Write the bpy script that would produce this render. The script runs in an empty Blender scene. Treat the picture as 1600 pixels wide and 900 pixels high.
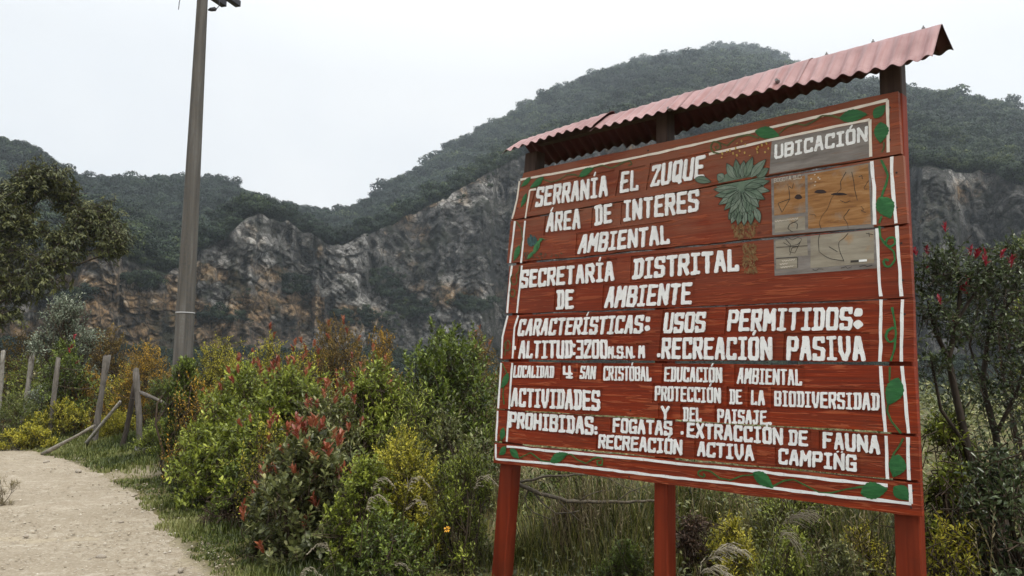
import bpy, math, random
import numpy as np

# ------------------------------------------------------------------ scene, camera, light
SC = bpy.context.scene
COL = SC.collection
rng = np.random.default_rng(11)
random.seed(5)

F = 1200.0
PITCH, ROLL = math.radians(6.0), math.radians(0.7)
EYE = np.array([0.0, 0.0, 1.6])
FWD = np.array([0, math.cos(PITCH), math.sin(PITCH)])
_u0 = np.array([0, -math.sin(PITCH), math.cos(PITCH)])
_r0 = np.array([1.0, 0, 0])
UP = math.cos(ROLL) * _u0 - math.sin(ROLL) * _r0
RT = math.cos(ROLL) * _r0 + math.sin(ROLL) * _u0

from mathutils import Matrix
cam_d = bpy.data.cameras.new("camera")
cam = bpy.data.objects.new("camera", cam_d)
COL.objects.link(cam)
cam_d.sensor_width = 36.0
cam_d.lens = 36.0 * F / 1600.0
cam_d.clip_start = 0.05
cam_d.clip_end = 5000
m = Matrix.Identity(4)
for i in range(3):
    m[i][0], m[i][1], m[i][2], m[i][3] = RT[i], UP[i], -FWD[i], EYE[i]
cam.matrix_world = m
SC.camera = cam

SUN_DIR = np.array([0.30, -0.42, 0.86]); SUN_DIR /= np.linalg.norm(SUN_DIR)
SUN_EL = math.asin(SUN_DIR[2]); SUN_AZ = math.atan2(SUN_DIR[0], SUN_DIR[1])
world = bpy.data.worlds.new("World")
SC.world = world
world.use_nodes = True
wn, wl = world.node_tree.nodes, world.node_tree.links
bg = wn["Background"]
bg.inputs["Strength"].default_value = 0.1
sky = wn.new("ShaderNodeTexSky"); sky.sky_type = 'NISHITA'; sky.sun_disc = False
sky.sun_elevation = SUN_EL; sky.sun_rotation = SUN_AZ
# the overcast layer: even white cloud, brighter towards the zenith, with soft grey undersides
tc = wn.new("ShaderNodeTexCoord")
sep = wn.new("ShaderNodeSeparateXYZ"); wl.new(tc.outputs["Generated"], sep.inputs[0])
zen = wn.new("ShaderNodeMapRange"); zen.inputs["From Min"].default_value = 0.36; zen.inputs["From Max"].default_value = 1.0
zen.inputs["To Min"].default_value = 8.1; zen.inputs["To Max"].default_value = 18.0
wl.new(sep.outputs["Z"], zen.inputs["Value"])
nz = wn.new("ShaderNodeTexNoise"); nz.inputs["Scale"].default_value = 1.6; nz.inputs["Detail"].default_value = 5
nz.inputs["Roughness"].default_value = 0.5
wl.new(tc.outputs["Generated"], nz.inputs["Vector"])
cr = wn.new("ShaderNodeValToRGB")
cr.color_ramp.elements[0].position = 0.36; cr.color_ramp.elements[0].color = (0.84, 0.87, 0.91, 1)
cr.color_ramp.elements[1].position = 0.60; cr.color_ramp.elements[1].color = (1.0, 1.0, 0.995, 1)
wl.new(nz.outputs["Fac"], cr.inputs["Fac"])
mul = wn.new("ShaderNodeVectorMath"); mul.operation = 'SCALE'
side = wn.new("ShaderNodeMapRange"); side.inputs["From Min"].default_value = -0.62; side.inputs["From Max"].default_value = -0.02
side.inputs["To Min"].default_value = 0.90; side.inputs["To Max"].default_value = 1.0; wl.new(sep.outputs["X"], side.inputs["Value"])   # thicker cloud to the west
sm = wn.new("ShaderNodeMath"); sm.operation = 'MULTIPLY'; wl.new(zen.outputs["Result"], sm.inputs[0]); wl.new(side.outputs["Result"], sm.inputs[1])
wl.new(cr.outputs["Color"], mul.inputs[0]); wl.new(sm.outputs[0], mul.inputs["Scale"])
mix = wn.new("ShaderNodeMix"); mix.data_type = 'RGBA'; mix.inputs["Factor"].default_value = 0.96
wl.new(sky.outputs["Color"], mix.inputs["A"]); wl.new(mul.outputs["Vector"], mix.inputs["B"])
wl.new(mix.outputs["Result"], bg.inputs["Color"])

sun_d = bpy.data.lights.new("sun", 'SUN')
sun_d.energy = 2.4; sun_d.angle = math.radians(7); sun_d.color = (1.0, 0.95, 0.86)
sun = bpy.data.objects.new("sun", sun_d); COL.objects.link(sun)
from mathutils import Vector
sun.rotation_euler = Vector(SUN_DIR).to_track_quat('Z', 'Y').to_euler()

SC.view_settings.view_transform = 'Standard'
SC.view_settings.look = 'None'
SC.view_settings.exposure = 0.34
SC.view_settings.gamma = 1.0
cy = SC.cycles
cy.use_denoising = True
cy.max_bounces = 6; cy.diffuse_bounces = 3; cy.glossy_bounces = 2; cy.transmission_bounces = 4
cy.transparent_max_bounces = 8; cy.volume_bounces = 1
cy.use_adaptive_sampling = True; cy.adaptive_threshold = 0.02
cy.caustics_reflective = False; cy.caustics_refractive = False

# ------------------------------------------------------------------ helpers
def ray(px, py):
    return (px - 800) / F * RT + (450 - py) / F * UP + FWD

def at_dist(px, py, d):
    """point seen in that direction at horizontal distance d"""
    r = ray(px, py); t = d / math.hypot(r[0], r[1])
    return EYE + r * t

def on_ground(px, py, z=0.0):
    r = ray(px, py); t = (z - EYE[2]) / r[2]
    return EYE + r * t

def _hash(ix, iy, iz):
    n = (ix.astype(np.int64) * 374761393 + iy.astype(np.int64) * 668265263 + iz.astype(np.int64) * 2147483647) & 0x7fffffff
    n = ((n ^ (n >> 13)) * 1274126177) & 0x7fffffff
    n = ((n ^ (n >> 16)) * 1911520717) & 0x7fffffff
    return ((n ^ (n >> 15)) & 0xffff) / 65535.0

def vnoise(x, y, z):
    x, y, z = np.broadcast_arrays(np.asarray(x, float), np.asarray(y, float), np.asarray(z, float))
    x0, y0, z0 = np.floor(x), np.floor(y), np.floor(z)
    fx, fy, fz = x - x0, y - y0, z - z0
    fx, fy, fz = fx * fx * (3 - 2 * fx), fy * fy * (3 - 2 * fy), fz * fz * (3 - 2 * fz)
    r = 0
    for dx in (0, 1):
        for dy in (0, 1):
            for dz in (0, 1):
                w = (fx if dx else 1 - fx) * (fy if dy else 1 - fy) * (fz if dz else 1 - fz)
                r = r + w * _hash(x0 + dx, y0 + dy, z0 + dz)
    return r * 2 - 1

def fbm(x, y, z, octv=4, gain=0.5):
    a, s, r = 1.0, 1.0, 0
    for k in range(octv):
        r = r + a * vnoise(x * s + 17.3 * k, y * s - 9.1 * k, z * s + 4.7 * k)
        a *= gain; s *= 2.03
    return r

def tag(o, label=None, cat=None, group=None, kind=None):
    if label: o["label"] = label
    if cat: o["category"] = cat
    if group: o["group"] = group
    if kind: o["kind"] = kind
    return o

def empty(name, loc=(0, 0, 0), rz=0.0):
    o = bpy.data.objects.new(name, None); COL.objects.link(o)
    o.location = loc; o.rotation_euler = (0, 0, rz); o.empty_display_size = 0.2
    return o

def link(name, me, mat=None, parent=None):
    if mat is not None:
        for mm in (mat if isinstance(mat, (list, tuple)) else [mat]):
            me.materials.append(mm)
    o = bpy.data.objects.new(name, me); COL.objects.link(o)
    if parent is not None: o.parent = parent
    return o

def arr_mesh(name, V, faces, mat=None, parent=None, rnd=None, smooth=False, origin=None):
    """V (n,3); faces = list of (k,m) int arrays, each of m-gons"""
    V = np.asarray(V, np.float32)
    if origin is not None: V = V - np.asarray(origin, np.float32)
    faces = [np.asarray(f, np.int32) for f in (faces if isinstance(faces, list) else [faces]) if len(f)]
    me = bpy.data.meshes.new(name)
    me.vertices.add(len(V)); me.vertices.foreach_set("co", V.ravel())
    loops = np.concatenate([f.ravel() for f in faces])
    tot = np.concatenate([np.full(len(f), f.shape[1], np.int32) for f in faces])
    start = np.concatenate([[0], np.cumsum(tot)[:-1]]).astype(np.int32)
    me.loops.add(len(loops)); me.loops.foreach_set("vertex_index", loops)
    me.polygons.add(len(tot)); me.polygons.foreach_set("loop_start", start); me.polygons.foreach_set("loop_total", tot)
    if smooth: me.polygons.foreach_set("use_smooth", np.ones(len(tot), bool))
    me.update(calc_edges=True)
    if rnd is not None:
        a = me.attributes.new("rnd", 'FLOAT', 'POINT'); a.data.foreach_set("value", np.asarray(rnd, np.float32))
    return link(name, me, mat, parent)

class MB:
    """collects polygons for one mesh"""
    def __init__(s): s.v = []; s.f = []
    def add(s, vs, fs):
        b = len(s.v); s.v.extend([tuple(map(float, p)) for p in vs]); s.f.extend([tuple(b + i for i in f) for f in fs]); return s
    def box(s, x0, x1, y0, y1, z0, z1):
        return s.hexa([(x0, y0, z0), (x1, y0, z0), (x1, y1, z0), (x0, y1, z0)], [(x0, y0, z1), (x1, y0, z1), (x1, y1, z1), (x0, y1, z1)])
    def hexa(s, a, b):
        n = len(a)
        return s.add(list(a) + list(b), [tuple(range(n))[::-1], tuple(range(n, 2 * n))] + [(i, (i + 1) % n, n + (i + 1) % n, n + i) for i in range(n)])
    def tube(s, pts, rad, n=8, cap=True):
        pts = [np.array(p, float) for p in pts]
        rad = rad if hasattr(rad, '__len__') else [rad] * len(pts)
        vs = []; prev = None
        for i, p in enumerate(pts):
            t = pts[min(i + 1, len(pts) - 1)] - pts[max(i - 1, 0)]
            t = t / (np.linalg.norm(t) + 1e-9)
            ref = prev if prev is not None else (np.array([1.0, 0, 0]) if abs(t[0]) < .8 else np.array([0, 1.0, 0]))
            a = ref - t * (ref @ t); a /= (np.linalg.norm(a) + 1e-9); prev = a
            b = np.cross(t, a)
            for k in range(n):
                an = 2 * math.pi * k / n
                vs.append(p + rad[i] * (math.cos(an) * a + math.sin(an) * b))
        fs = [(i * n + k, i * n + (k + 1) % n, (i + 1) * n + (k + 1) % n, (i + 1) * n + k) for i in range(len(pts) - 1) for k in range(n)]
        if cap:
            fs.append(tuple(range(n))[::-1]); fs.append(tuple((len(pts) - 1) * n + k for k in range(n)))
        return s.add(vs, fs)
    def build(s, name, mat=None, parent=None, smooth=False):
        me = bpy.data.meshes.new(name); me.from_pydata(s.v, [], s.f); me.update()
        if smooth:
            for p in me.polygons: p.use_smooth = True
        return link(name, me, mat, parent)

# ---- materials
class NT:
    def __init__(s, name):
        s.m = bpy.data.materials.new(name); s.m.use_nodes = True
        s.n, s.l = s.m.node_tree.nodes, s.m.node_tree.links
        s.p = s.n["Principled BSDF"]; s.out = s.n["Material Output"]
        s.p.inputs["Specular IOR Level"].default_value = 0.3
    def coord(s, kind="Object", scale=(1, 1, 1), rot=(0, 0, 0)):
        t = s.n.new("ShaderNodeTexCoord"); mp = s.n.new("ShaderNodeMapping")
        mp.inputs["Scale"].default_value = scale; mp.inputs["Rotation"].default_value = rot
        s.l.new(t.outputs[kind], mp.inputs["Vector"]); return mp.outputs["Vector"]
    def noise(s, vec, scale, detail=4, rough=0.55, dist=0.0):
        n = s.n.new("ShaderNodeTexNoise"); n.inputs["Scale"].default_value = scale; n.inputs["Detail"].default_value = detail
        n.inputs["Roughness"].default_value = rough; n.inputs["Distortion"].default_value = dist
        s.l.new(vec, n.inputs["Vector"]); return n.outputs["Fac"]
    def ramp(s, fac, stops):
        r = s.n.new("ShaderNodeValToRGB"); e = r.color_ramp.elements
        while len(e) < len(stops): e.new(0.5)
        for i, (p, c) in enumerate(stops):
            e[i].position = p; c = (c, c, c) if not hasattr(c, '__len__') else c; e[i].color = (*c, 1)
        s.l.new(fac, r.inputs["Fac"]); return r.outputs["Color"]
    def mix(s, fac, a, b, mode='MIX'):
        x = s.n.new("ShaderNodeMix"); x.data_type = 'RGBA'; x.blend_type = mode
        for key, v in (("Factor", fac), ("A", a), ("B", b)):
            if hasattr(v, 'is_output'): s.l.new(v, x.inputs[key])
            elif key == "Factor": x.inputs[0].default_value = v
            else: x.inputs[key].default_value = (*v, 1)
        return x.outputs["Result"]
    def attr(s, name):
        a = s.n.new("ShaderNodeAttribute"); a.attribute_name = name; return a.outputs["Fac"]
    def math(s, op, a, b=0.0):
        x = s.n.new("ShaderNodeMath"); x.operation = op
        for i, v in enumerate((a, b)):
            if hasattr(v, 'is_output'): s.l.new(v, x.inputs[i])
            else: x.inputs[i].default_value = v
        return x.outputs[0]
    def bump(s, h, strength=0.5, dist=0.01, prev=None):
        b = s.n.new("ShaderNodeBump"); b.inputs["Strength"].default_value = strength; b.inputs["Distance"].default_value = dist
        s.l.new(h, b.inputs["Height"])
        if prev is not None: s.l.new(prev, b.inputs["Normal"])
        return b.outputs["Normal"]
    def done(s, col=None, rough=0.7, normal=None, transl=0.0):
        if col is not None:
            if hasattr(col, 'is_output'): s.l.new(col, s.p.inputs["Base Color"])
            else: s.p.inputs["Base Color"].default_value = (*col, 1)
        if hasattr(rough, 'is_output'): s.l.new(rough, s.p.inputs["Roughness"])
        else: s.p.inputs["Roughness"].default_value = rough
        if normal is not None: s.l.new(normal, s.p.inputs["Normal"])
        if transl:
            t = s.n.new("ShaderNodeBsdfTranslucent"); mx = s.n.new("ShaderNodeMixShader"); mx.inputs[0].default_value = transl
            if hasattr(col, 'is_output'): s.l.new(col, t.inputs["Color"])
            else: t.inputs["Color"].default_value = (*col, 1)
            s.l.new(s.p.outputs[0], mx.inputs[1]); s.l.new(t.outputs[0], mx.inputs[2]); s.l.new(mx.outputs[0], s.out.inputs["Surface"])
        return s.m

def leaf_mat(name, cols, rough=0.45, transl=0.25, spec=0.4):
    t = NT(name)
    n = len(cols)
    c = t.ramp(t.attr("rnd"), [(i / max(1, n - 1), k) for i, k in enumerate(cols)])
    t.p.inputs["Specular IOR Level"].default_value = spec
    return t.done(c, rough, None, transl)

def plain(name, col, rough=0.7, var=0.25, scale=8.0, bump=0.0):
    t = NT(name); v = t.coord()
    f = t.noise(v, scale, 5)
    lo = tuple(c * (1 - var) for c in col); hi = tuple(min(1, c * (1 + var)) for c in col)
    c = t.ramp(f, [(0.3, lo), (0.7, hi)])
    return t.done(c, rough, t.bump(f, bump, 0.01) if bump else None)

# ------------------------------------------------------------------ ground shape and the path
_edge_px = [(320, 900), (300, 872), (262, 828), (228, 790), (186, 757), (146, 735), (95, 716), (45, 705), (-20, 700), (-120, 697), (-260, 695)]
EDGE = [(4.5, -4.0), (2.6, -1.4), (1.0, 0.8), (-0.5, 2.8), (-1.6, 4.4)] + [tuple(on_ground(*p)[:2]) for p in _edge_px]
EDGE = np.array(EDGE)
def edge_dist(x, y):
    """signed distance to the right edge of the path, positive on the planted side"""
    P = np.stack([np.asarray(x, float), np.asarray(y, float)], -1)
    best = np.full(P.shape[:-1], 1e9); sg = np.ones(P.shape[:-1])
    for a, b in zip(EDGE[:-1], EDGE[1:]):
        d = b - a; t = np.clip(((P - a) @ d) / (d @ d), 0, 1)
        q = P - (a + t[..., None] * d)
        dist = np.hypot(q[..., 0], q[..., 1])
        cr_ = d[0] * q[..., 1] - d[1] * q[..., 0]
        up = dist < best
        best = np.where(up, dist, best); sg = np.where(up, np.where(cr_ < 0, 1, -1), sg)
    return best * sg

def smooth(a, b, x):
    t = np.clip((x - a) / (b - a), 0, 1); return t * t * (3 - 2 * t)

def gz(x, y):
    sd = edge_dist(x, y)
    r = np.hypot(x, y)
    return (0.03 * fbm(np.asarray(x) * .7, np.asarray(y) * .7, 0, 3) * smooth(-0.3, 0.6, sd) + 0.10 * smooth(0.1, 1.3, sd)
            - 0.02 * smooth(0.3, -0.5, sd) + 0.0 * r)

# ------------------------------------------------------------------ materials of the setting
def ground_mat():
    t = NT("soil"); v = t.coord()
    n1 = t.noise(v, 1.3, 6); n2 = t.noise(v, 22, 5)
    c = t.ramp(n1, [(0.3, (0.07, 0.065, 0.022)), (0.5, (0.12, 0.105, 0.036)), (0.7, (0.20, 0.155, 0.08))])
    c = t.mix(t.ramp(n2, [(0.45, 0.0), (0.7, 1.0)]), c, (0.04, 0.032, 0.018))
    sand = t.ramp(t.noise(v, 30, 5), [(0.3, (0.28, 0.23, 0.16)), (0.7, (0.42, 0.36, 0.27))])
    c = t.mix(t.attr("rnd"), c, sand)
    return t.done(c, 0.95, t.bump(n2, 0.6, 0.03))

def path_mat():
    t = NT("packed_earth"); v = t.coord()
    n1 = t.noise(v, 0.9, 6, 0.6); n2 = t.noise(v, 9, 9, 0.72); n3 = t.noise(v, 34, 6, 0.75)
    vo = t.n.new("ShaderNodeTexVoronoi"); vo.inputs["Scale"].default_value = 48; t.l.new(v, vo.inputs["Vector"])
    c = t.ramp(n1, [(0.28, (0.25, 0.207, 0.148)), (0.5, (0.33, 0.28, 0.207)), (0.72, (0.40, 0.345, 0.268))])
    c = t.mix(t.ramp(n2, [(0.35, 0.6), (0.62, 0.0)]), c, (0.23, 0.185, 0.125))
    nm = t.noise(v, 4.5, 7, 0.65); c = t.mix(t.ramp(nm, [(0.36, 0.55), (0.55, 0.0)]), c, (0.27, 0.22, 0.155)); c = t.mix(t.ramp(nm, [(0.55, 0.0), (0.72, 0.5)]), c, (0.55, 0.49, 0.40))
    c = t.mix(t.ramp(n3, [(0.52, 0.0), (0.66, 0.6)]), c, (0.55, 0.50, 0.42))
    c = t.mix(t.ramp(n3, [(0.36, 0.6), (0.47, 0.0)]), c, (0.20, 0.16, 0.11))
    c = t.mix(t.ramp(vo.outputs["Distance"], [(0.1, 0.5), (0.28, 0.0)]), c, (0.30, 0.26, 0.2))
    h = t.bump(n2, 0.7, 0.035); h = t.bump(n3, 0.5, 0.01, h); h = t.bump(vo.outputs["Distance"], 0.3, 0.01, h)
    return t.done(c, 0.95, h)

# ground: one polar sheet, fine near the camera, reaching the foot of the hills and beyond
def build_ground():
    nr, na = 190, 300
    rr = np.concatenate([np.linspace(0.0, 1, 4)[1:], np.geomspace(1.2, 30, 130), np.geomspace(31, 640, 57)])
    nr = len(rr)
    aa = np.linspace(-math.pi, math.pi, na, endpoint=False)
    aa = aa + 0.0
    R_, A_ = np.meshgrid(rr, aa, indexing='ij')
    x, y = R_ * np.sin(A_), R_ * np.cos(A_)
    z = gz(x, y)
    far = smooth(28, 60, R_)
    z = z * (1 - far) + far * (-1.2)
    V = np.stack([x, y, z], -1).reshape(-1, 3)
    i, j = np.meshgrid(np.arange(nr - 1), np.arange(na), indexing='ij')
    j2 = (j + 1) % na
    Fq = np.stack([i * na + j, i * na + j2, (i + 1) * na + j2, (i + 1) * na + j], -1).reshape(-1, 4)[:, ::-1]
    V = np.concatenate([V, [[0, 0, float(gz(np.array(0.), np.array(0.)))]]])
    c = len(V) - 1
    j = np.arange(na)
    Ft = np.stack([np.full(na, c), j, (j + 1) % na], -1)[:, ::-1]
    sd = edge_dist(V[:, 0], V[:, 1])
    n = fbm(V[:, 0] * 1.5, V[:, 1] * 1.5, 3.0, 4)
    sand = np.clip(smooth(0.12, -0.12, sd + 0.08 * n), 0, 1) * .9
    # bare worn patch beside the boulder
    p = on_ground(240, 738)
    sand = np.maximum(sand, 0.6 * smooth(0.8, 0.2, np.hypot((V[:, 0] - p[0]) * 0.8, V[:, 1] - p[1]) + 0.3 * n))
    o = arr_mesh("ground", V, [Fq, Ft], ground_mat(), rnd=sand, smooth=True)
    tag(o, kind="structure")
build_ground()

def resample(P, step):
    P = np.asarray(P, float); d = np.r_[0, np.cumsum(np.linalg.norm(np.diff(P, axis=0), axis=1))]
    n = max(2, int(d[-1] / step)); s = np.linspace(0, d[-1], n)
    return np.stack([np.interp(s, d, P[:, k]) for k in range(P.shape[1])], -1)

def build_path():
    E = resample(EDGE, 0.08)
    for _ in range(30):
        E[1:-1] = 0.25 * E[:-2] + 0.5 * E[1:-1] + 0.25 * E[2:]
    T = np.gradient(E, axis=0); T /= np.linalg.norm(T, axis=1)[:, None]
    N = np.stack([-T[:, 1], T[:, 0]], -1)          # to the left
    nt = 46
    w = np.linspace(0, 1, nt) ** 1.4 * 4.2
    rag = 0.05 * fbm(E[:, 0] * 1.1, E[:, 1] * 1.1, 0, 3) + 0.05 * fbm(E[:, 0] * 6, E[:, 1] * 6, 5, 3)
    off = w[None] * (1 + 0.0 * rag[:, None]) + rag[:, None] * (1 - w[None] / 4.2) - 0.02
    P = E[:, None] + N[:, None] * off[..., None]
    x, y = P[..., 0], P[..., 1]
    edge_drop = smooth(0.25, 0.0, w)[None] * 0.01
    z = gz(x, y) + 0.014 - edge_drop + 0.012 * fbm(x * 1.1, y * 1.1, 1, 4) + 0.006 * fbm(x * 6, y * 6, 2, 3)
    V = np.stack([x, y, z], -1).reshape(-1, 3)
    n = len(E)
    i, j = np.meshgrid(np.arange(n - 1), np.arange(nt - 1), indexing='ij')
    Fq = np.stack([i * nt + j, i * nt + j + 1, (i + 1) * nt + j + 1, (i + 1) * nt + j], -1).reshape(-1, 4)[:, ::-1]
    tag(arr_mesh("path", V, [Fq], path_mat(), smooth=True), kind="structure")
build_path()

# ------------------------------------------------------------------ hills with the quarried cliff
def ctrl(pts):
    o = []
    for px, py in pts:
        r = ray(px, py); o.append((math.atan2(r[0], r[1]), r[2] / math.hypot(r[0], r[1])))
    o.sort(); return np.array(o)
RIDGE = ctrl([(px, py + (15 if px < 620 else 8)) for px, py in [(-500, 120), (-250, 160), (-80, 195), (0, 222), (35, 228), (66, 248), (92, 272), (115, 280), (160, 288), (250, 290), (300, 284), (340, 288), (380, 306),
              (420, 318), (470, 330), (510, 332), (545, 330), (600, 302), (650, 274), (700, 247), (750, 217), (800, 190), (850, 158), (900, 136),
              (950, 118), (1000, 101), (1050, 91), (1100, 82), (1130, 72), (1180, 79), (1215, 92), (1250, 108), (1340, 132), (1420, 156), (1450, 164), (1500, 170), (1550, 180), (1600, 198), (1750, 250), (2000, 300)]])
CTOP = ctrl([(-500, 380), (-200, 400), (0, 395), (60, 400), (120, 405), (190, 412), (240, 436), (285, 432), (310, 408), (345, 385), (380, 354), (408, 341), (440, 352), (490, 378),
             (510, 392), (545, 388), (565, 374), (600, 362), (640, 345), (690, 318), (740, 290), (790, 264), (850, 240), (950, 222), (1100, 222), (1250, 240), (1430, 270),
             (1500, 275), (1560, 284), (1600, 300), (1800, 350), (2000, 380)])
DIST = np.array([(ctrl([(x, 400)])[0, 0], d) for x, d in [(-500, 320), (0, 335), (90, 345), (300, 370), (545, 400), (700, 470), (900, 720), (1130, 860), (1300, 780), (1450, 520), (1600, 470), (2000, 440)]])
RB = np.array([(ctrl([(x, 400)])[0, 0], d) for x, d in [(-500, 120), (0, 128), (300, 150), (420, 158), (540, 175), (700, 190), (900, 200), (1200, 190), (1500, 165), (2000, 150)]])

def hill_profile():
    na = 1500
    az = np.linspace(-0.86, 0.86, na)
    tr = np.interp(az, RIDGE[:, 0], RIDGE[:, 1]); tcl = np.interp(az, CTOP[:, 0], CTOP[:, 1])
    R = np.interp(az, DIST[:, 0], DIST[:, 1]); rb = np.interp(az, RB[:, 0], RB[:, 1])
    # the cliff steps back with height; its plan wanders in buttresses
    rb = rb + 9 * fbm(az * 14, 0, 3, 3) + 3 * fbm(az * 60, 0, 8, 2)
    zb = 3.0 + 0 * az
    tcl = tcl + 0.007 + 0.004 * fbm(az * 70, 2, 2, 3)
    rc = rb.copy()
    for _ in range(6):
        zc = 1.6 + tcl * rc
        rc = rb + 0.38 * np.maximum(2, zc - zb)
    zr = 1.6 + tr * R
    return az, rb, zb, rc, zc, R, zr
AZ, HRB, HZB, HRC, HZC, HR, HZR = hill_profile()

def build_hills():
    na = len(AZ)
    rows_r, rows_z, kind = [], [], []
    for t in np.linspace(0, 1, 22)[:-1]:                       # valley floor to cliff foot
        rows_r.append(60 + (HRB - 60) * t); rows_z.append(-2.2 + (HZB + 2.2) * t ** 1.3); kind.append(0)
    nc = 190
    for t in np.linspace(0, 1, nc)[:-1]:                       # cliff
        rows_r.append(HRB + (HRC - HRB) * t); rows_z.append(HZB + (HZC - HZB) * t); kind.append(1)
    for t in np.linspace(0, 1, 100):                           # wooded slope
        r = HRC + (HR - HRC) * t; z = HZC + (HZR - HZC) * t
        rows_r.append(r); rows_z.append(z); kind.append(2 + t)
    for t in np.linspace(0, 1, 14)[1:]:                        # far side
        rows_r.append(HR + 110 * t); rows_z.append(HZR - 75 * t ** 1.4); kind.append(4)
    r = np.array(rows_r); z = np.array(rows_z); k = np.array(kind)[:, None] + 0 * r
    x, y = r * np.sin(AZ), r * np.cos(AZ)
    # slopes: gullies and knolls, fading to nothing at the ridge so the skyline stays
    tt = np.clip(k - 2, 0, 1)
    sl = np.where((k >= 2) & (k <= 3), np.sin(np.pi * np.clip(tt, 0, 1)), 0)
    z = z + sl * (11.0 * fbm(x * .012, y * .012, 1, 4) + 1.5 * fbm(x * .06, y * .06, 2, 3)) - 8.0 * sl
    # cliff relief: strata ledges, blocks and buttresses pushed along the view from the valley
    cl = np.where(k == 1, 1.0, 0.0)
    ramp = np.clip((z - HZB) / np.maximum(1, HZC - HZB), 0, 1)
    fade = cl * np.clip(ramp * 8, 0, 1) * np.clip((1 - ramp) * 10, 0.15, 1)
    left = smooth(0.02, -0.25, AZ)[None] + 0 * r
    xs, ys, zs = x, y, z
    s1 = (zs + 0.55 * xs * left - 0.25 * xs * (1 - left)) + 2.5 * fbm(x * .05, z * .05, y * .05, 3)
    strata = np.abs(((s1 / 4.2) % 1) - 0.5) * 2
    strata2 = np.abs(((s1 / 1.6) % 1) - 0.5) * 2
    butt = fbm(x * .06, z * .016, y * .03, 4)
    rough_ = fbm(x * .3, z * .3, y * .3, 4)
    def blocks(f, w):                                    # angular joints: stepped noise on a skewed lattice
        q = vnoise(x * f + z * f * .45 * w, z * f * .8 - x * f * .25 * w, y * f * .5); return np.round(q * 2.6) / 2.6
    rid = 1 - np.abs(fbm(x * .11, z * .05, y * .06, 4)) * 2
    dr = fade * (3.4 * butt + 2.0 * blocks(.11, 1) + 1.5 * blocks(.27, -1) + .9 * blocks(.6, 1) + (0.2 + 0.3 * left) * strata + (0.15 + 0.25 * left) * strata2 + 1.0 * rough_ - 1.6 * np.clip(rid - .55, 0, 1) * 2)
    r2 = r + dr
    x, y = r2 * np.sin(AZ), r2 * np.cos(AZ)
    V = np.stack([x, y, z], -1).reshape(-1, 3)
    n = len(r)
    i, j = np.meshgrid(np.arange(n - 1), np.arange(na - 1), indexing='ij')
    Fq = np.stack([i * na + j, i * na + j + 1, (i + 1) * na + j + 1, (i + 1) * na + j], -1).reshape(-1, 4)
    rock = np.where(k == 1, 1.0, 0.0)
    rock = np.clip(rock, 0, 1).reshape(-1)
    # geology: warm sandstone beds on the west face, grey shale to the east
    warm = (smooth(-0.19, -0.33, AZ)[None] * 0.46 + 0.02 + 0.26 * np.exp(-((AZ[None] + 0.05) / .045) ** 2) * np.clip(ramp * 2 - 1, 0, 1) + 0.42 * fbm(xs * .035, zs * .05, 7, 3) + 0.35 * fbm(xs * .12, zs * .14, 9, 3))
    pale_top = np.exp(-((1 - ramp) / 0.12) ** 2) * smooth(-0.3, 0.3, fbm(xs * .04, 3, 3, 2) + 0.1)
    el_ = (z - 1.6) / r; pale = np.zeros_like(r)
    for px, py, sx, sy, k_ in ((405, 368, 42, 26, 1), (330, 428, 34, 18, .9), (495, 385, 20, 18, 1), (300, 470, 40, 18, .7), (372, 470, 46, 16, .7), (590, 378, 16, 22, .9), (645, 400, 10, 26, .8), (545, 425, 22, 34, .8), (705, 316, 40, 12, 1.1), (768, 285, 22, 14, 1.1),
                               (210, 470, 50, 12, .6), (120, 440, 60, 12, .5), (690, 365, 8, 14, .8), (1500, 290, 40, 16, .9), (1560, 340, 20, 30, .6), (760, 480, 20, 26, .6), (570, 480, 20, 20, .6)):
        q = ray(px, py); a0, e0 = math.atan2(q[0], q[1]), q[2] / math.hypot(q[0], q[1])
        pale = np.maximum(pale, k_ * np.exp(-((AZ[None] - a0) / (sx / F)) ** 2 - ((el_ - e0) / (sy / F)) ** 2))
    pale = np.clip(pale * (1 + .9 * fbm(xs * .12, zs * .12, 31, 3)), 0, 1).reshape(-1)
    warm = np.clip(warm + 0.12 * pale_top, 0, 1).reshape(-1)
    warm = np.clip(warm + pale * np.broadcast_to(0.10 + 0.34 * smooth(-0.17, -0.25, AZ)[None], r.shape).reshape(-1), 0, 1)
    o = arr_mesh("hills", V, [Fq], hill_mat(), rnd=rock, smooth=False)
    a = o.data.attributes.new("warm", 'FLOAT', 'POINT'); a.data.foreach_set("value", warm.astype(np.float32))
    a = o.data.attributes.new("pale", 'FLOAT', 'POINT'); a.data.foreach_set("value", pale.astype(np.float32))
    tag(o, kind="structure")
    return x, y, z, k, ramp

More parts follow.
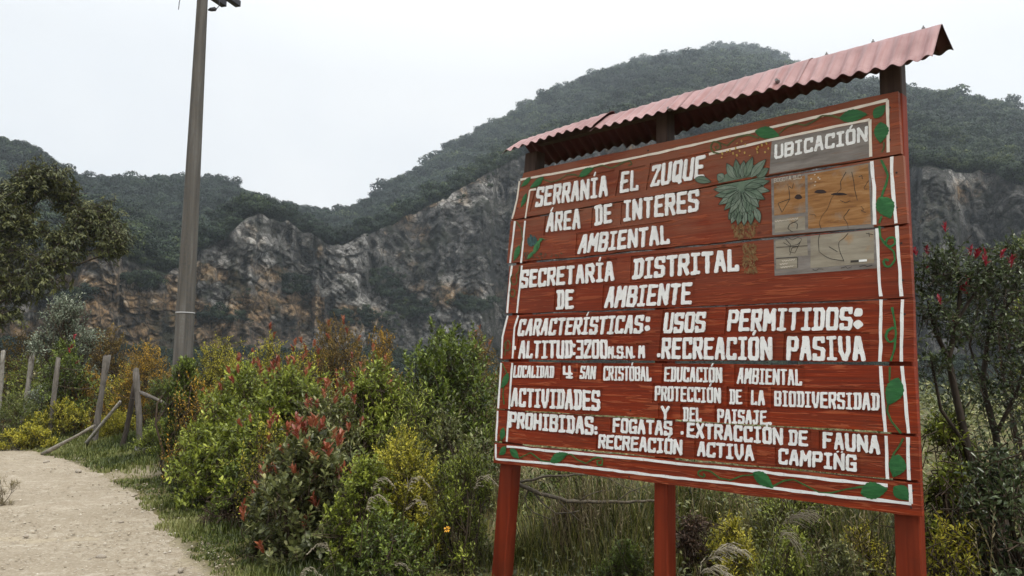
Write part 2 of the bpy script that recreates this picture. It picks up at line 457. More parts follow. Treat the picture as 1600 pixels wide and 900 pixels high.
def hill_mat():
    t = NT("hillside"); v = t.coord()
    # dark forest floor
    soil = t.ramp(t.noise(v, 0.2, 5), [(0.3, (0.012, 0.018, 0.010)), (0.7, (0.03, 0.04, 0.02))])
    # rock: jointed blocks, each its own tone, with dark open joints, streaks and lichen
    def vor(scale, sc, rot, feat):
        n = t.n.new("ShaderNodeTexVoronoi"); n.feature = feat; n.inputs["Scale"].default_value = scale; n.inputs["Randomness"].default_value = .9
        dv = t.coord(scale=sc, rot=rot); w = t.n.new("ShaderNodeTexNoise"); w.inputs["Scale"].default_value = .35; w.inputs["Detail"].default_value = 5; t.l.new(dv, w.inputs["Vector"])
        ad = t.n.new("ShaderNodeVectorMath"); ad.operation = 'MULTIPLY_ADD'; ad.inputs[1].default_value = (0.9, 0.9, 0.9)
        t.l.new(w.outputs["Color"], ad.inputs[0]); t.l.new(dv, ad.inputs[2]); t.l.new(ad.outputs[0], n.inputs["Vector"])
        return n.outputs["Distance"] if feat == 'DISTANCE_TO_EDGE' else n.outputs["Color"]
    SCL, ROT = (.55, .55, 1.0), (0, math.radians(-24), 0)
    cellc = vor(.30, SCL, ROT, 'F1'); edge = vor(.30, SCL, ROT, 'DISTANCE_TO_EDGE'); edge2 = vor(.85, SCL, ROT, 'DISTANCE_TO_EDGE')
    bw = t.n.new("ShaderNodeSeparateColor"); t.l.new(cellc, bw.inputs[0])
    vs = t.coord(scale=(1, 1, .16)); n1 = t.noise(vs, 0.22, 9, 0.68, 0.1); n3 = t.noise(v, 0.8, 8, 0.72); nb = t.noise(v, 0.035, 5, .6)
    tone = t.math('ADD', t.math('MULTIPLY', n1, .8), t.math('ADD', t.math('MULTIPLY', bw.outputs[0], .20), t.math('MULTIPLY', t.math('SUBTRACT', nb, .5), .55)))
    tone = t.math('ADD', tone, t.math('MULTIPLY', t.math('SUBTRACT', n3, .5), .5))
    tone = t.math('ADD', t.math('ADD', tone, .015), t.math('MULTIPLY', t.attr("pale"), .17))
    n4 = t.noise(t.coord(scale=(1, 1, .55)), 1.7, 7, .8); tone = t.math('ADD', tone, t.math('MULTIPLY', t.math('SUBTRACT', n4, .5), .55))
    grey = t.ramp(tone, [(0.34, (0.022, 0.023, 0.023)), (0.48, (0.075, 0.073, 0.070)), (0.60, (0.15, 0.145, 0.136)), (0.70, (0.27, 0.26, 0.245)), (0.80, (0.46, 0.44, 0.41))])
    tan = t.ramp(tone, [(0.32, (0.040, 0.030, 0.022)), (0.46, (0.13, 0.092, 0.058)), (0.58, (0.26, 0.165, 0.083)), (0.70, (0.37, 0.26, 0.155)), (0.80, (0.50, 0.43, 0.35))])
    wf = t.math('ADD', t.attr("warm"), t.math('ADD', t.math('MULTIPLY', t.math('SUBTRACT', bw.outputs[1], 0.5), 0.35), t.math('MULTIPLY', t.math('SUBTRACT', n3, 0.5), 0.6)))
    rock = t.mix(t.ramp(wf, [(0.33, 0.0), (0.58, 1.0)]), grey, tan)
    jn = t.math('MAXIMUM', t.ramp(edge, [(0.02, 1.0), (0.07, 0.0)]), t.math('MULTIPLY', t.ramp(edge2, [(0.02, 1.0), (0.10, 0.0)]), .85))
    rock = t.mix(t.math('MULTIPLY', jn, 0.7), rock, (0.016, 0.016, 0.014))
    moss = t.ramp(t.noise(v, 0.10, 9, 0.75), [(0.52, 0.0), (0.60, 1.0)])
    rock = t.mix(t.math('MULTIPLY', moss, 0.75), rock, (0.020, 0.024, 0.012))
    c = t.mix(t.attr("rnd"), soil, rock)
    return t.done(c, 0.95, t.bump(n4, 0.8, 0.5, t.bump(edge, 0.6, 1.0, t.bump(n3, 0.9, 0.9))))
HX, HY, HZ, HK, HRAMP = build_hills()

# ------------------------------------------------------------------ leaf and grass geometry
def nrm(a):
    return a / (np.linalg.norm(a, axis=-1, keepdims=True) + 1e-9)

def leaves(P, D, Nref, L, W, mode="mid", rnd=None, curl=0.12, fold=0.18):
    """leaf blades at P pointing along D, upper side near Nref -> V, faces, rnd"""
    n = len(P); D = nrm(D); S = nrm(np.cross(D, Nref)); Nn = np.cross(S, D)
    L = np.broadcast_to(L, (n,)); W = np.broadcast_to(W, (n,))
    if mode == "far":
        tpl = np.array([(0, 0, 0), (.5, .5, 0), (0, 1, 0), (-.5, .5, 0)]); fc = [(0, 1, 2, 3)]
    elif mode == "mid":
        tpl = np.array([(0, 0, 0), (.5, .55, fold), (0, 1, -curl), (-.5, .55, fold)]); fc = [(0, 1, 2), (0, 2, 3)]
    else:
        tpl = np.array([(0, 0, 0), (.36, .32, fold * .7), (0, .34, 0), (-.36, .32, fold * .7), (.48, .68, fold * .6), (0, .7, -curl * .3), (-.48, .68, fold * .6), (0, 1, -curl)])
        fc = [(0, 1, 2), (0, 2, 3), (1, 4, 5, 2), (2, 5, 6, 3), (4, 7, 5), (5, 7, 6)]
    k = len(tpl)
    V = (P[:, None] + tpl[None, :, 0, None] * (W[:, None, None] * S[:, None]) + tpl[None, :, 1, None] * (L[:, None, None] * D[:, None])
         + tpl[None, :, 2, None] * (W[:, None, None] * Nn[:, None])).reshape(-1, 3)
    base = np.arange(n) * k
    tri = [f for f in fc if len(f) == 3]; quad = [f for f in fc if len(f) == 4]
    faces = []
    if tri: faces.append((base[:, None, None] + np.array(tri)[None]).reshape(-1, 3))
    if quad: faces.append((base[:, None, None] + np.array(quad)[None]).reshape(-1, 4))
    if rnd is None: rnd = rng.random(n)
    return V, faces, np.repeat(rnd, k)

def prisms(P0, P1, r0, r1, n=4):
    """straight tapered sticks"""
    m_ = len(P0); D = nrm(P1 - P0)
    ref = np.where(np.abs(D[:, 2:3]) < .9, np.array([[0, 0, 1.0]]), np.array([[1.0, 0, 0]]))
    A = nrm(np.cross(D, ref)); B = np.cross(D, A)
    an = np.arange(n) * 2 * math.pi / n
    ring = np.cos(an)[None, :, None] * A[:, None] + np.sin(an)[None, :, None] * B[:, None]
    r0 = np.broadcast_to(r0, (m_,)); r1 = np.broadcast_to(r1, (m_,))
    V = np.concatenate([P0[:, None] + ring * r0[:, None, None], P1[:, None] + ring * r1[:, None, None]], 1).reshape(-1, 3)
    b = np.arange(m_) * 2 * n; k = np.arange(n); k2 = (k + 1) % n
    F_ = np.stack([b[:, None] + k, b[:, None] + k2, b[:, None] + n + k2, b[:, None] + n + k], -1).reshape(-1, 4)
    return V, F_

def join(parts):
    Vs, Fs, Rs, o = [], {}, [], 0
    for V, faces, r in parts:
        for f in faces: Fs.setdefault(f.shape[1], []).append(f + o)
        Vs.append(V); Rs.append(r); o += len(V)
    return np.concatenate(Vs), [np.concatenate(x) for x in Fs.values()], np.concatenate(Rs)

# ------------------------------------------------------------------ the wood on the hills (one mass)
def crown_proto(k):
    g = np.random.default_rng(100 + k)
    nl = 7 + k % 3
    cs = g.normal(size=(nl, 3)) * np.array([.34, .34, .2]); cs[:, 2] = np.abs(cs[:, 2]) * (1.2 if k < 4 else .5) + .62
    rs = g.uniform(.22, .42, nl)
    if k >= 4: cs[:, 2] += .25; rs *= np.array(.8)
    P, D = [], []
    for c, r in zip(cs, rs):
        m_ = int(95 * (r / .3) ** 2)
        d = nrm(g.normal(size=(m_, 3)) + np.array([0, 0, .35]))
        P.append(c + d * r * np.array([1, 1, .72]) * g.uniform(.7, 1.12, (m_, 1))); D.append(d)
    P, D = np.concatenate(P), np.concatenate(D)
    tw = nrm(g.normal(size=P.shape)); dd = nrm(np.cross(D, tw) + D * .3)
    V, faces, rn = leaves(P - dd * .06, dd, D, g.uniform(.08, .16, len(P)), g.uniform(.06, .12, len(P)), "far", g.random(len(P)))
    tV, tF = prisms(np.array([[0, 0, -.25], [0, 0, .3], [0, 0, .3]]), np.array([[.02, 0, .3], *(cs[:2])]), np.array([.045, .03, .03]), np.array([.03, .015, .015]), 4)
    V2, F2, R2 = join([(V, faces, rn), (tV, [tF], np.zeros(len(tV)))])
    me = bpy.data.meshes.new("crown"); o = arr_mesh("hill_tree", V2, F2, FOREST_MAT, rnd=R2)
    COL.objects.unlink(o); return o

def forest_mat():
    t = NT("hill_foliage")
    at = t.n.new("ShaderNodeAttribute"); at.attribute_type = 'INSTANCER'; at.attribute_name = "tone"
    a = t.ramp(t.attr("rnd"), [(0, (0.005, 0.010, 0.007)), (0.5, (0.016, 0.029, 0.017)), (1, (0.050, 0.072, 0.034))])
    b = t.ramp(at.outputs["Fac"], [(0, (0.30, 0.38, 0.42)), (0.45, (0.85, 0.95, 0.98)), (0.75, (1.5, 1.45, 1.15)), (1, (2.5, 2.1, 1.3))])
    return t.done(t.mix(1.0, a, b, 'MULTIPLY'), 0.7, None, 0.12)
FOREST_MAT = forest_mat()

def build_forest():
    pc = bpy.data.collections.new("hill_tree_kinds")
    for k in range(6): pc.objects.link(crown_proto(k))
    kk = HK; ny, nx = kk.shape
    ca = np.abs(np.gradient(HX, axis=1) * np.gradient(HY, axis=0) - np.gradient(HX, axis=0) * np.gradient(HY, axis=1))
    slope = (kk >= 2)
    P, S_, I_ = [], [], []
    def pick(mask, n, smin, smax, sink=.1, wgt=None, g=rng):
        w = np.where(mask, ca if wgt is None else wgt, 0).ravel(); w = w / w.sum()
        ids = g.choice(w.size, n, p=w)
        i, j = np.unravel_index(ids, kk.shape)
        i = np.clip(i, 0, ny - 2); j = np.clip(j, 0, nx - 2)
        a, b = g.random(n), g.random(n)
        def il(A): return (A[i, j] * (1 - a) + A[i + 1, j] * a) * (1 - b) + (A[i, j + 1] * (1 - a) + A[i + 1, j + 1] * a) * b
        s = g.uniform(smin, smax, n) * np.exp(.24 * g.normal(size=n).clip(-2, 2))
        X_, Y_ = il(HX), il(HY); s = s * np.clip(np.hypot(X_, Y_) / 430, .45, 1.15)
        P.append(np.stack([X_, Y_, il(HZ) - sink * s], -1)); S_.append(s)
    seen = slope & (kk <= 3.0)
    # wooded slope: even density per area, more where it is close
    rr = np.hypot(HX, HY)
    pick(seen, 34000, 3.0, 6.8, wgt=ca / rr * 250)
    pick(slope & (kk > 2.9) & (kk <= 3.0), 1700, 2.2, 5.8, sink=0, wgt=ca * 0 + 1)
    pick((kk == 4), 600, 3.5, 6)
    I_ = [rng.integers(0, 4, 34000), rng.integers(0, 6, 1700), rng.integers(0, 4, 600)]
    # the lip of the cliff and the bushes that hold on to the face
    lip = (kk >= 2) & (kk < 2.05)
    pick(lip, 900, 2.0, 4.0, wgt=ca * 0 + 1); I_.append(rng.integers(0, 4, 900))
    veg = fbm(HX * .028, HZ * .04, HY * .01, 4)
    azg = np.arctan2(HX, HY); elg = (HZ - 1.6) / rr
    clump = np.zeros_like(HX)
    for px, py, sx, sy in ((465, 450, 40, 22), (600, 445, 34, 30), (640, 480, 40, 22), (215, 445, 45, 16), (120, 470, 30, 12), (560, 500, 60, 16), (340, 500, 60, 14), (740, 480, 50, 20), (1500, 470, 60, 50), (1580, 400, 40, 30)):
        r = ray(px, py); a0, e0 = math.atan2(r[0], r[1]), r[2] / math.hypot(r[0], r[1])
        clump = np.maximum(clump, np.exp(-((azg - a0) / (sx / F)) ** 2 - ((elg - e0) / (sy / F)) ** 2))
    face = (kk == 1)
    def more(mask, n, a, b, sink, wgt):
        pick(mask, n, a, b, sink, wgt=wgt); I_.append(rng.integers(0, 4, n))
    more(face & (clump + .3 * veg > .62), 420, 1.8, 4.6, .25, ca * 0 + 1)
    more(face & (veg > 0.42), 500, 1.2, 3.0, 0.3, ca * 0 + 1)
    more(face & (veg > -0.1), 1800, 0.4, 1.0, 0.3, ca * 0 + 1)
    foot = ((kk == 1) & (HRAMP < 0.03)) | ((kk < 1) & (rr > 95))
    more(foot, 3000, 1.4, 3.0, 0.1, np.where(kk < 1, ca, 2.0))
    P = np.concatenate(P); S_ = np.concatenate(S_); I_ = np.concatenate(I_)
    me = bpy.data.meshes.new("forest"); me.vertices.add(len(P)); me.vertices.foreach_set("co", P.astype(np.float32).ravel())
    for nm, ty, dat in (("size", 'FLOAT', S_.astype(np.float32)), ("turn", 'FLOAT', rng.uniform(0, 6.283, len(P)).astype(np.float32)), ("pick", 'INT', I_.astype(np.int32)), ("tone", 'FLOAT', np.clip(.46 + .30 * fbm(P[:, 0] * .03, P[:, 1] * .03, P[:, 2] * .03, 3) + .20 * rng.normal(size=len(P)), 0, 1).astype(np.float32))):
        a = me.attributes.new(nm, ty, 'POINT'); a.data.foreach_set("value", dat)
    o = link("forest", me)
    ng = bpy.data.node_groups.new("forest", 'GeometryNodeTree')
    ng.interface.new_socket("Geometry", in_out='INPUT', socket_type='NodeSocketGeometry')
    ng.interface.new_socket("Geometry", in_out='OUTPUT', socket_type='NodeSocketGeometry')
    N, L = ng.nodes, ng.links
    gi, go = N.new("NodeGroupInput"), N.new("NodeGroupOutput")
    ci = N.new("GeometryNodeCollectionInfo"); ci.inputs["Collection"].default_value = pc
    ci.inputs["Separate Children"].default_value = True; ci.inputs["Reset Children"].default_value = True
    iop = N.new("GeometryNodeInstanceOnPoints"); iop.inputs["Pick Instance"].default_value = True
    def na(nm, ty):
        x = N.new("GeometryNodeInputNamedAttribute"); x.data_type = ty; x.inputs["Name"].default_value = nm; return x.outputs["Attribute"]
    cx = N.new("ShaderNodeCombineXYZ")
    L.new(na("turn", 'FLOAT'), cx.inputs["Z"])
    L.new(gi.outputs[0], iop.inputs["Points"]); L.new(ci.outputs[0], iop.inputs["Instance"])
    L.new(na("pick", 'INT'), iop.inputs["Instance Index"]); L.new(cx.outputs[0], iop.inputs["Rotation"]); L.new(na("size", 'FLOAT'), iop.inputs["Scale"])
    L.new(iop.outputs[0], go.inputs[0])
    md = o.modifiers.new("forest", 'NODES'); md.node_group = ng
    tag(o, kind="stuff")
build_forest()

# ------------------------------------------------------------------ haze
def build_haze():
    mb = MB(); mb.box(-800, 800, -700, 1060, -3.4, 450)
    t = bpy.data.materials.new("haze"); t.use_nodes = True
    n = t.node_tree.nodes; n.remove(n["Principled BSDF"])
    v = n.new("ShaderNodeVolumePrincipled"); v.inputs["Color"].default_value = (0.80, 0.90, 1.0, 1); v.inputs["Density"].default_value = HAZE
    v.inputs["Anisotropy"].default_value = 0.2
    t.node_tree.links.new(v.outputs[0], n["Material Output"].inputs["Volume"])
    tag(mb.build("haze", t), kind="stuff")
HAZE = 0.00034
build_haze()
# ------------------------------------------------------------------ the signboard
S_AZ = math.radians(47.6)
S_U = np.array([math.sin(S_AZ), -math.cos(S_AZ), 0.0])      # along the board, left to right
S_B = np.array([math.cos(S_AZ), math.sin(S_AZ), 0.0])       # into the back of the board
S_A = EYE + ray(1440, 806) * 3.6                            # lower right corner of the board
S_O = S_A - S_U * 1.45; S_O[2] = 0.0                        # sign origin on the ground, below its middle

def SP(px, py, off=0.0):
    """photo point -> (u, v) on the board plane (off metres in front of it), in the sign's own axes"""
    r = ray(px, py); p0 = S_A - S_B * off
    t = ((p0 - EYE) @ S_B) / (r @ S_B); p = EYE + r * t
    return np.array([(p - S_O) @ S_U, p[2]])

SIGN = empty("signboard", S_O, math.atan2(S_U[1], S_U[0]))
tag(SIGN, "large red-brown wooden signboard of planks with white carved lettering under a pink corrugated roof", "signboard")
# sign axes: x along the board, -y towards the viewer, z up

def wood_mat():
    t = NT("red_stained_wood"); v = t.coord()
    oi = t.n.new("ShaderNodeObjectInfo")
    ofs = t.n.new("ShaderNodeVectorMath"); ofs.operation = 'ADD'
    cmb = t.n.new("ShaderNodeCombineXYZ"); t.l.new(t.math('MULTIPLY', oi.outputs["Random"], 37.0), cmb.inputs["X"]); t.l.new(t.math('MULTIPLY', oi.outputs["Random"], 11.0), cmb.inputs["Y"])
    t.l.new(v, ofs.inputs[0]); t.l.new(cmb.outputs[0], ofs.inputs[1])
    def stretched(sc, ry):
        mp = t.n.new("ShaderNodeMapping"); mp.inputs["Scale"].default_value = sc; mp.inputs["Rotation"].default_value = (0, math.radians(ry), 0)
        t.l.new(ofs.outputs[0], mp.inputs["Vector"]); return mp.outputs["Vector"]
    g1 = t.noise(stretched((1.2, 1, 42), 0), 1.0, 7, 0.65, 0.5)
    g2 = t.noise(stretched((2.0, 1, 150), 0), 1.0, 4, 0.6, 0.3)
    ch = t.noise(stretched((5, 1, 60), -19), 1.0, 3, 0.5, 0.8)          # gouge strokes
    ch2 = t.noise(stretched((4.5, 1, 55), 15), 1.0, 3, 0.5, 0.8)
    big = t.noise(stretched((1.6, 1, 2.4), 0), 1.0, 5, 0.6)
    c = t.ramp(g1, [(0.28, (0.12, 0.013, 0.0035)), (0.48, (0.225, 0.026, 0.006)), (0.72, (0.32, 0.046, 0.010))])
    c = t.mix(t.ramp(g2, [(0.42, 0.55), (0.56, 0.0)]), c, (0.085, 0.02, 0.011))
    # the upper planks are bleached and rubbed through to grey wood
    sp = t.n.new("ShaderNodeSeparateXYZ"); t.l.new(v, sp.inputs[0])
    hi = t.n.new("ShaderNodeMapRange"); hi.inputs["From Min"].default_value = 1.9; hi.inputs["From Max"].default_value = 2.6; t.l.new(sp.outputs["Z"], hi.inputs["Value"])
    wearn = t.ramp(t.math('ADD', t.math('MULTIPLY', big, 0.75), t.math('MULTIPLY', g1, 0.4)), [(0.40, 0.0), (0.62, 0.9)])
    c = t.mix(t.math('MULTIPLY', wearn, hi.outputs["Result"]), c, (0.26, 0.115, 0.07))
    hsel = t.ramp(t.noise(stretched((2.2, 1, 5), 0), 1.0, 2), [(0.47, 0.0), (0.53, 1.0)])
    gm = t.mix(hsel, t.ramp(ch, [(0.565, 0.0), (0.62, 1.0)]), t.ramp(ch2, [(0.565, 0.0), (0.62, 1.0)]))
    c = t.mix(t.math('MULTIPLY', gm, 0.62), c, (0.40, 0.105, 0.042))
    c = t.mix(t.math('MULTIPLY', oi.outputs['Random'], .42), c, (0.14, 0.022, 0.008))
    stain = t.ramp(t.noise(stretched((1.1, 1, .8), 8), 1.0, 6, .65), [(.55, 0.0), (.72, .55)]); c = t.mix(stain, c, (0.10, 0.03, 0.016))
    gsum = t.math('ADD', t.math('MULTIPLY', g2, 0.5), t.math('MULTIPLY', gm, 0.8))
    kn = t.n.new("ShaderNodeTexVoronoi"); kn.inputs["Scale"].default_value = 1.0
    t.l.new(stretched((2.3, 1, 4.2), 0), kn.inputs["Vector"])
    c = t.mix(t.ramp(kn.outputs["Distance"], [(0.025, 0.85), (0.06, 0.0)]), c, (0.03, 0.012, 0.008))
    t.p.inputs['Specular IOR Level'].default_value = 0.16
    return t.done(c, 0.6, t.bump(gsum, 0.55, 0.006))

def post_mat(name, lo, hi, streak):
    t = NT(name); v = t.coord(scale=(30, 30, 1.2)); g = t.noise(v, 1.0, 6, 0.6, 0.4)
    b = t.noise(t.coord(), 3.0, 5)
    c = t.ramp(g, [(0.3, lo), (0.7, hi)])
    c = t.mix(t.ramp(b, [(0.5, 0.0), (0.7, 0.5)]), c, streak)
    t.p.inputs['Specular IOR Level'].default_value = 0.16
    return t.done(c, 0.65, t.bump(g, 0.5, 0.004))

WOOD = wood_mat()
POSTM = post_mat("red_stained_post", (0.12, 0.016, 0.0055), (0.22, 0.030, 0.009), (0.08, 0.022, 0.011))
SHADE_BEAM_M = post_mat("post_shade_and_beam_timber", (0.035, 0.022, 0.018), (0.075, 0.05, 0.04), (0.03, 0.02, 0.018))  # roof's shade painted into the post tops; the ridge beam shares it
def white_mat():
    t = NT("white_paint"); v = t.coord(); n = t.noise(v, 9, 6, 0.6); n2 = t.noise(v, 70, 4, 0.6)
    c = t.ramp(n, [(0.3, (0.68, 0.69, 0.68)), (0.55, (0.82, 0.83, 0.83))])
    c = t.mix(t.ramp(n2, [(0.60, 0.0), (0.72, 0.65)]), c, (0.42, 0.30, 0.24))
    return t.done(c, 0.5, t.bump(n2, 0.25, 0.003))
WHITE = white_mat()
CREAM = plain("cream_paint", (0.72, 0.66, 0.58), 0.55, 0.1, 20)
GREEN = plain("green_paint", (0.022, 0.125, 0.032), 0.45, 0.35, 26, 0.3)
def leaf_paint():
    t = NT("leaf_paint"); n = t.noise(t.coord(scale=(9, 1, 60), rot=(0, .5, 0)), 1.5, 5, .6, .5); n2 = t.noise(t.coord(), 60, 4)
    c = t.ramp(n, [(0.3, (0.012, 0.075, 0.022)), (0.55, (0.02, 0.12, 0.032)), (0.75, (0.045, 0.17, 0.05))])
    return t.done(c, 0.5, t.bump(n2, .3, .004))
LEAFG = leaf_paint()
VINE = plain("dark_green_paint", (0.035, 0.10, 0.022), 0.5, 0.4, 20)
OLIVE = plain("faded_olive_paint", (0.075, 0.085, 0.025), 0.55, 0.35, 20)

NAIL = plain("rusty_nail", (0.028, 0.018, 0.015), .6, .3, 40)
# planks: corner photo points (top left, top right, bottom right, bottom left)
PL = [
    [(818, 270), (1403, 142), (1408, 239), (799, 343)],
    [(798, 345.5), (1411, 243), (1418, 348), (792, 411.5)],
    [(796, 415), (1420, 352), (1426, 464), (790, 490.5)],
    [(793, 493), (1427, 467), (1428, 565.5), (781, 561.5)],
    [(783, 565.5), (1428, 571), (1435, 678.5), (776, 639)],
    [(776, 641), (1435, 682), (1438, 751.5), (773, 689)],
    [(772.5, 692.5), (1438, 755.5), (1441, 807.5), (771, 722.5)],
]
PQ = [np.array([SP(*p) for p in q]) for q in PL]

def bil(q, s, t):
    """q = TL, TR, BR, BL; s left to right, t bottom to top"""
    s = np.asarray(s)[..., None]; t = np.asarray(t)[..., None]
    return (q[3] * (1 - s) + q[2] * s) * (1 - t) + (q[0] * (1 - s) + q[1] * s) * t
def inv_bil(q, p):
    s = t = 0.5
    for _ in range(30):
        f = bil(q, s, t) - p
        a = bil(q, s + 1e-4, t) - bil(q, s, t); b = bil(q, s, t + 1e-4) - bil(q, s, t)
        J = np.stack([a, b], 1) / 1e-4
        ds = np.linalg.solve(J, -f); s += ds[0]; t += ds[1]
    return s, t

# words: plank, text, then bottom-left, bottom-right, top-left, top-right photo points
WORDS = [
    (0, "SERRANÍA", (836, 324), (949, 306.4), (839.4, 293), (949.6, 274)),
    (0, "EL", (967.6, 302), (997.6, 297), (971, 269), (997, 265.0)),
    (0, "ZUQUE", (1015.6, 292.4), (1100, 278), (1019, 259), (1103, 241.6)),
    (0, "UBICACIÓN", (1210.4, 249), (1356, 221), (1211, 226.4), (1356, 197)),
    (1, "ÁREA", (852.6, 363), (907, 357), (856, 333), (907, 326)),
    (1, "DE", (929, 352.6), (956, 348), (928.6, 321.4), (956.6, 317.4)),
    (1, "INTERES", (973.6, 346.4), (1091, 330.4), (974.4, 313.6), (1092, 295.6)),
    (1, "AMBIENTAL", (902, 397), (1046.4, 381), (908, 367), (1045, 350.5)),
    (2, "SECRETARÍA", (812.4, 450.4), (959.4, 439), (815, 422.5), (959, 408)),
    (2, "DISTRITAL", (988, 437), (1154.4, 423.6), (991, 404.6), (1153.5, 388.5)),
    (2, "DE", (869, 484.4), (895.6, 482.4), (870, 453), (896, 452)),
    (2, "AMBIENTE", (944, 481.4), (1079.4, 475.4), (949.5, 448), (1082, 441.4)),
    (3, "CARACTERÍSTICAS", (808, 525), (1003, 521), (812.5, 499), (1006.5, 492)),
    (3, ":", (1007, 519), (1015, 519), (1009, 492.5), (1017, 492.5)),
    (3, "ALTITUD", (809.6, 560.2), (894.4, 560.0), (812, 532.4), (894.4, 531.8)),
    (3, ":", (894.6, 557), (899, 557), (894.6, 535.5), (899, 535.5)),
    (3, "3200", (900, 560.5), (949, 560.2), (901, 531), (949, 530.6)),
    (3, "M", (949.8, 560.4), (958.8, 560.4), (950.2, 541), (958.8, 541)),
    (3, ".", (959, 560.4), (962.4, 560.4), (959, 541), (962.4, 541)),
    (3, "S", (963.6, 560.4), (973.6, 560.4), (964, 541), (973.6, 541)),
    (3, ".", (974, 560.4), (977.2, 560.4), (974, 541), (977.2, 541)),
    (3, "N", (978, 560.4), (988, 560.4), (978, 541), (988, 541)),
    (3, ".", (988.6, 560.4), (991.8, 560.4), (988.6, 541), (991.8, 541)),
    (3, "M", (997, 560.4), (1007.4, 560.4), (997.4, 540), (1007, 540)),
    (3, "USOS", (1035.8, 520.8), (1101, 518.8), (1039.5, 488.8), (1103, 487)),
    (3, "PERMITIDOS", (1136, 518), (1331, 515.5), (1138.8, 484), (1332.5, 479.5)),
    (3, ":", (1334, 516), (1347.5, 515.5), (1335, 479), (1348.5, 478.6)),
    (3, ".", (1026.5, 559), (1032, 559), (1026.5, 535), (1032, 535)),
    (3, "RECREACIÓN", (1033, 560.7), (1206, 563), (1035, 528), (1206, 526)),
    (3, "PASIVA", (1229, 563), (1352.5, 563.7), (1230, 525.5), (1350, 525.5)),
    (4, "LOCALIDAD", (801.6, 590), (865, 590.6), (803.6, 571), (865.6, 572)),
    (4, "4", (879.5, 591.2), (894.6, 591.6), (880, 571), (894.6, 571)),
    (4, "SAN", (905.6, 591.6), (929.6, 593), (908, 571.6), (931, 572)),
    (4, "CRISTÓBAL", (942.4, 594.4), (1017.4, 595.6), (943.6, 572), (1016.5, 573)),
    (4, "EDUCACIÓN", (1037.5, 596), (1128, 598), (1038.7, 573), (1128, 574.5)),
    (4, "AMBIENTAL", (1151.7, 599.5), (1252.5, 602.5), (1154, 575), (1251.5, 577.5)),
    (4, "ACTIVIDADES", (798, 635), (936.6, 642), (800, 606.4), (937, 610)),
    (4, "PROTECCIÓN", (1023, 626), (1125.7, 630), (1023.7, 603), (1125.7, 606)),
    (4, "DE", (1140, 631), (1159, 632), (1140, 608), (1159, 609)),
    (4, "LA", (1173, 632.5), (1195, 633.5), (1173.4, 609.5), (1194, 610)),
    (4, "BIODIVERSIDAD", (1210, 634.5), (1374, 641.7), (1210, 610.5), (1374, 614.5)),
    (4, "Y", (1032.5, 656), (1046, 656.6), (1032.5, 634.2), (1046, 634.8)),
    (4, "DEL", (1067, 658), (1096, 659), (1067.5, 636), (1095.5, 637)),
    (4, "PAISAJE", (1121, 660.7), (1198, 663.7), (1121, 639), (1198, 641.7)),
    (4, ".", (1201.5, 664.8), (1206, 665), (1201.5, 644), (1206, 644)),
    (5, "PROHIBIDAS", (795, 668.4), (927, 680), (797, 643.4), (927, 651.4)),
    (5, ":", (928.8, 680), (933.4, 680.4), (928.8, 665), (933.4, 665.4)),
    (5, "FOGATAS", (957, 676), (1050, 681), (958, 653), (1050, 658)),
    (5, ".", (1063.6, 680), (1068.4, 680.2), (1063.6, 660), (1068.4, 660)),
    (5, "EXTRACCIÓN", (1073, 683), (1223, 695.7), (1073.7, 660), (1223, 668.7)),
    (5, "DE", (1231.7, 695.7), (1262, 697.5), (1232.5, 671.7), (1262, 673)),
    (5, "FAUNA", (1285, 700.5), (1375.5, 710), (1285.7, 674.4), (1374, 681)),
    (5, "RECREACIÓN", (934.4, 700), (1065.4, 711), (936, 678.6), (1066, 687)),
    (5, "ACTIVA", (1089, 712.5), (1178, 720.7), (1090.5, 690), (1177, 695.7)),
    (5, "CAMPIÑG", (1216, 725), (1338, 737), (1217, 700.5), (1338, 711)),
]
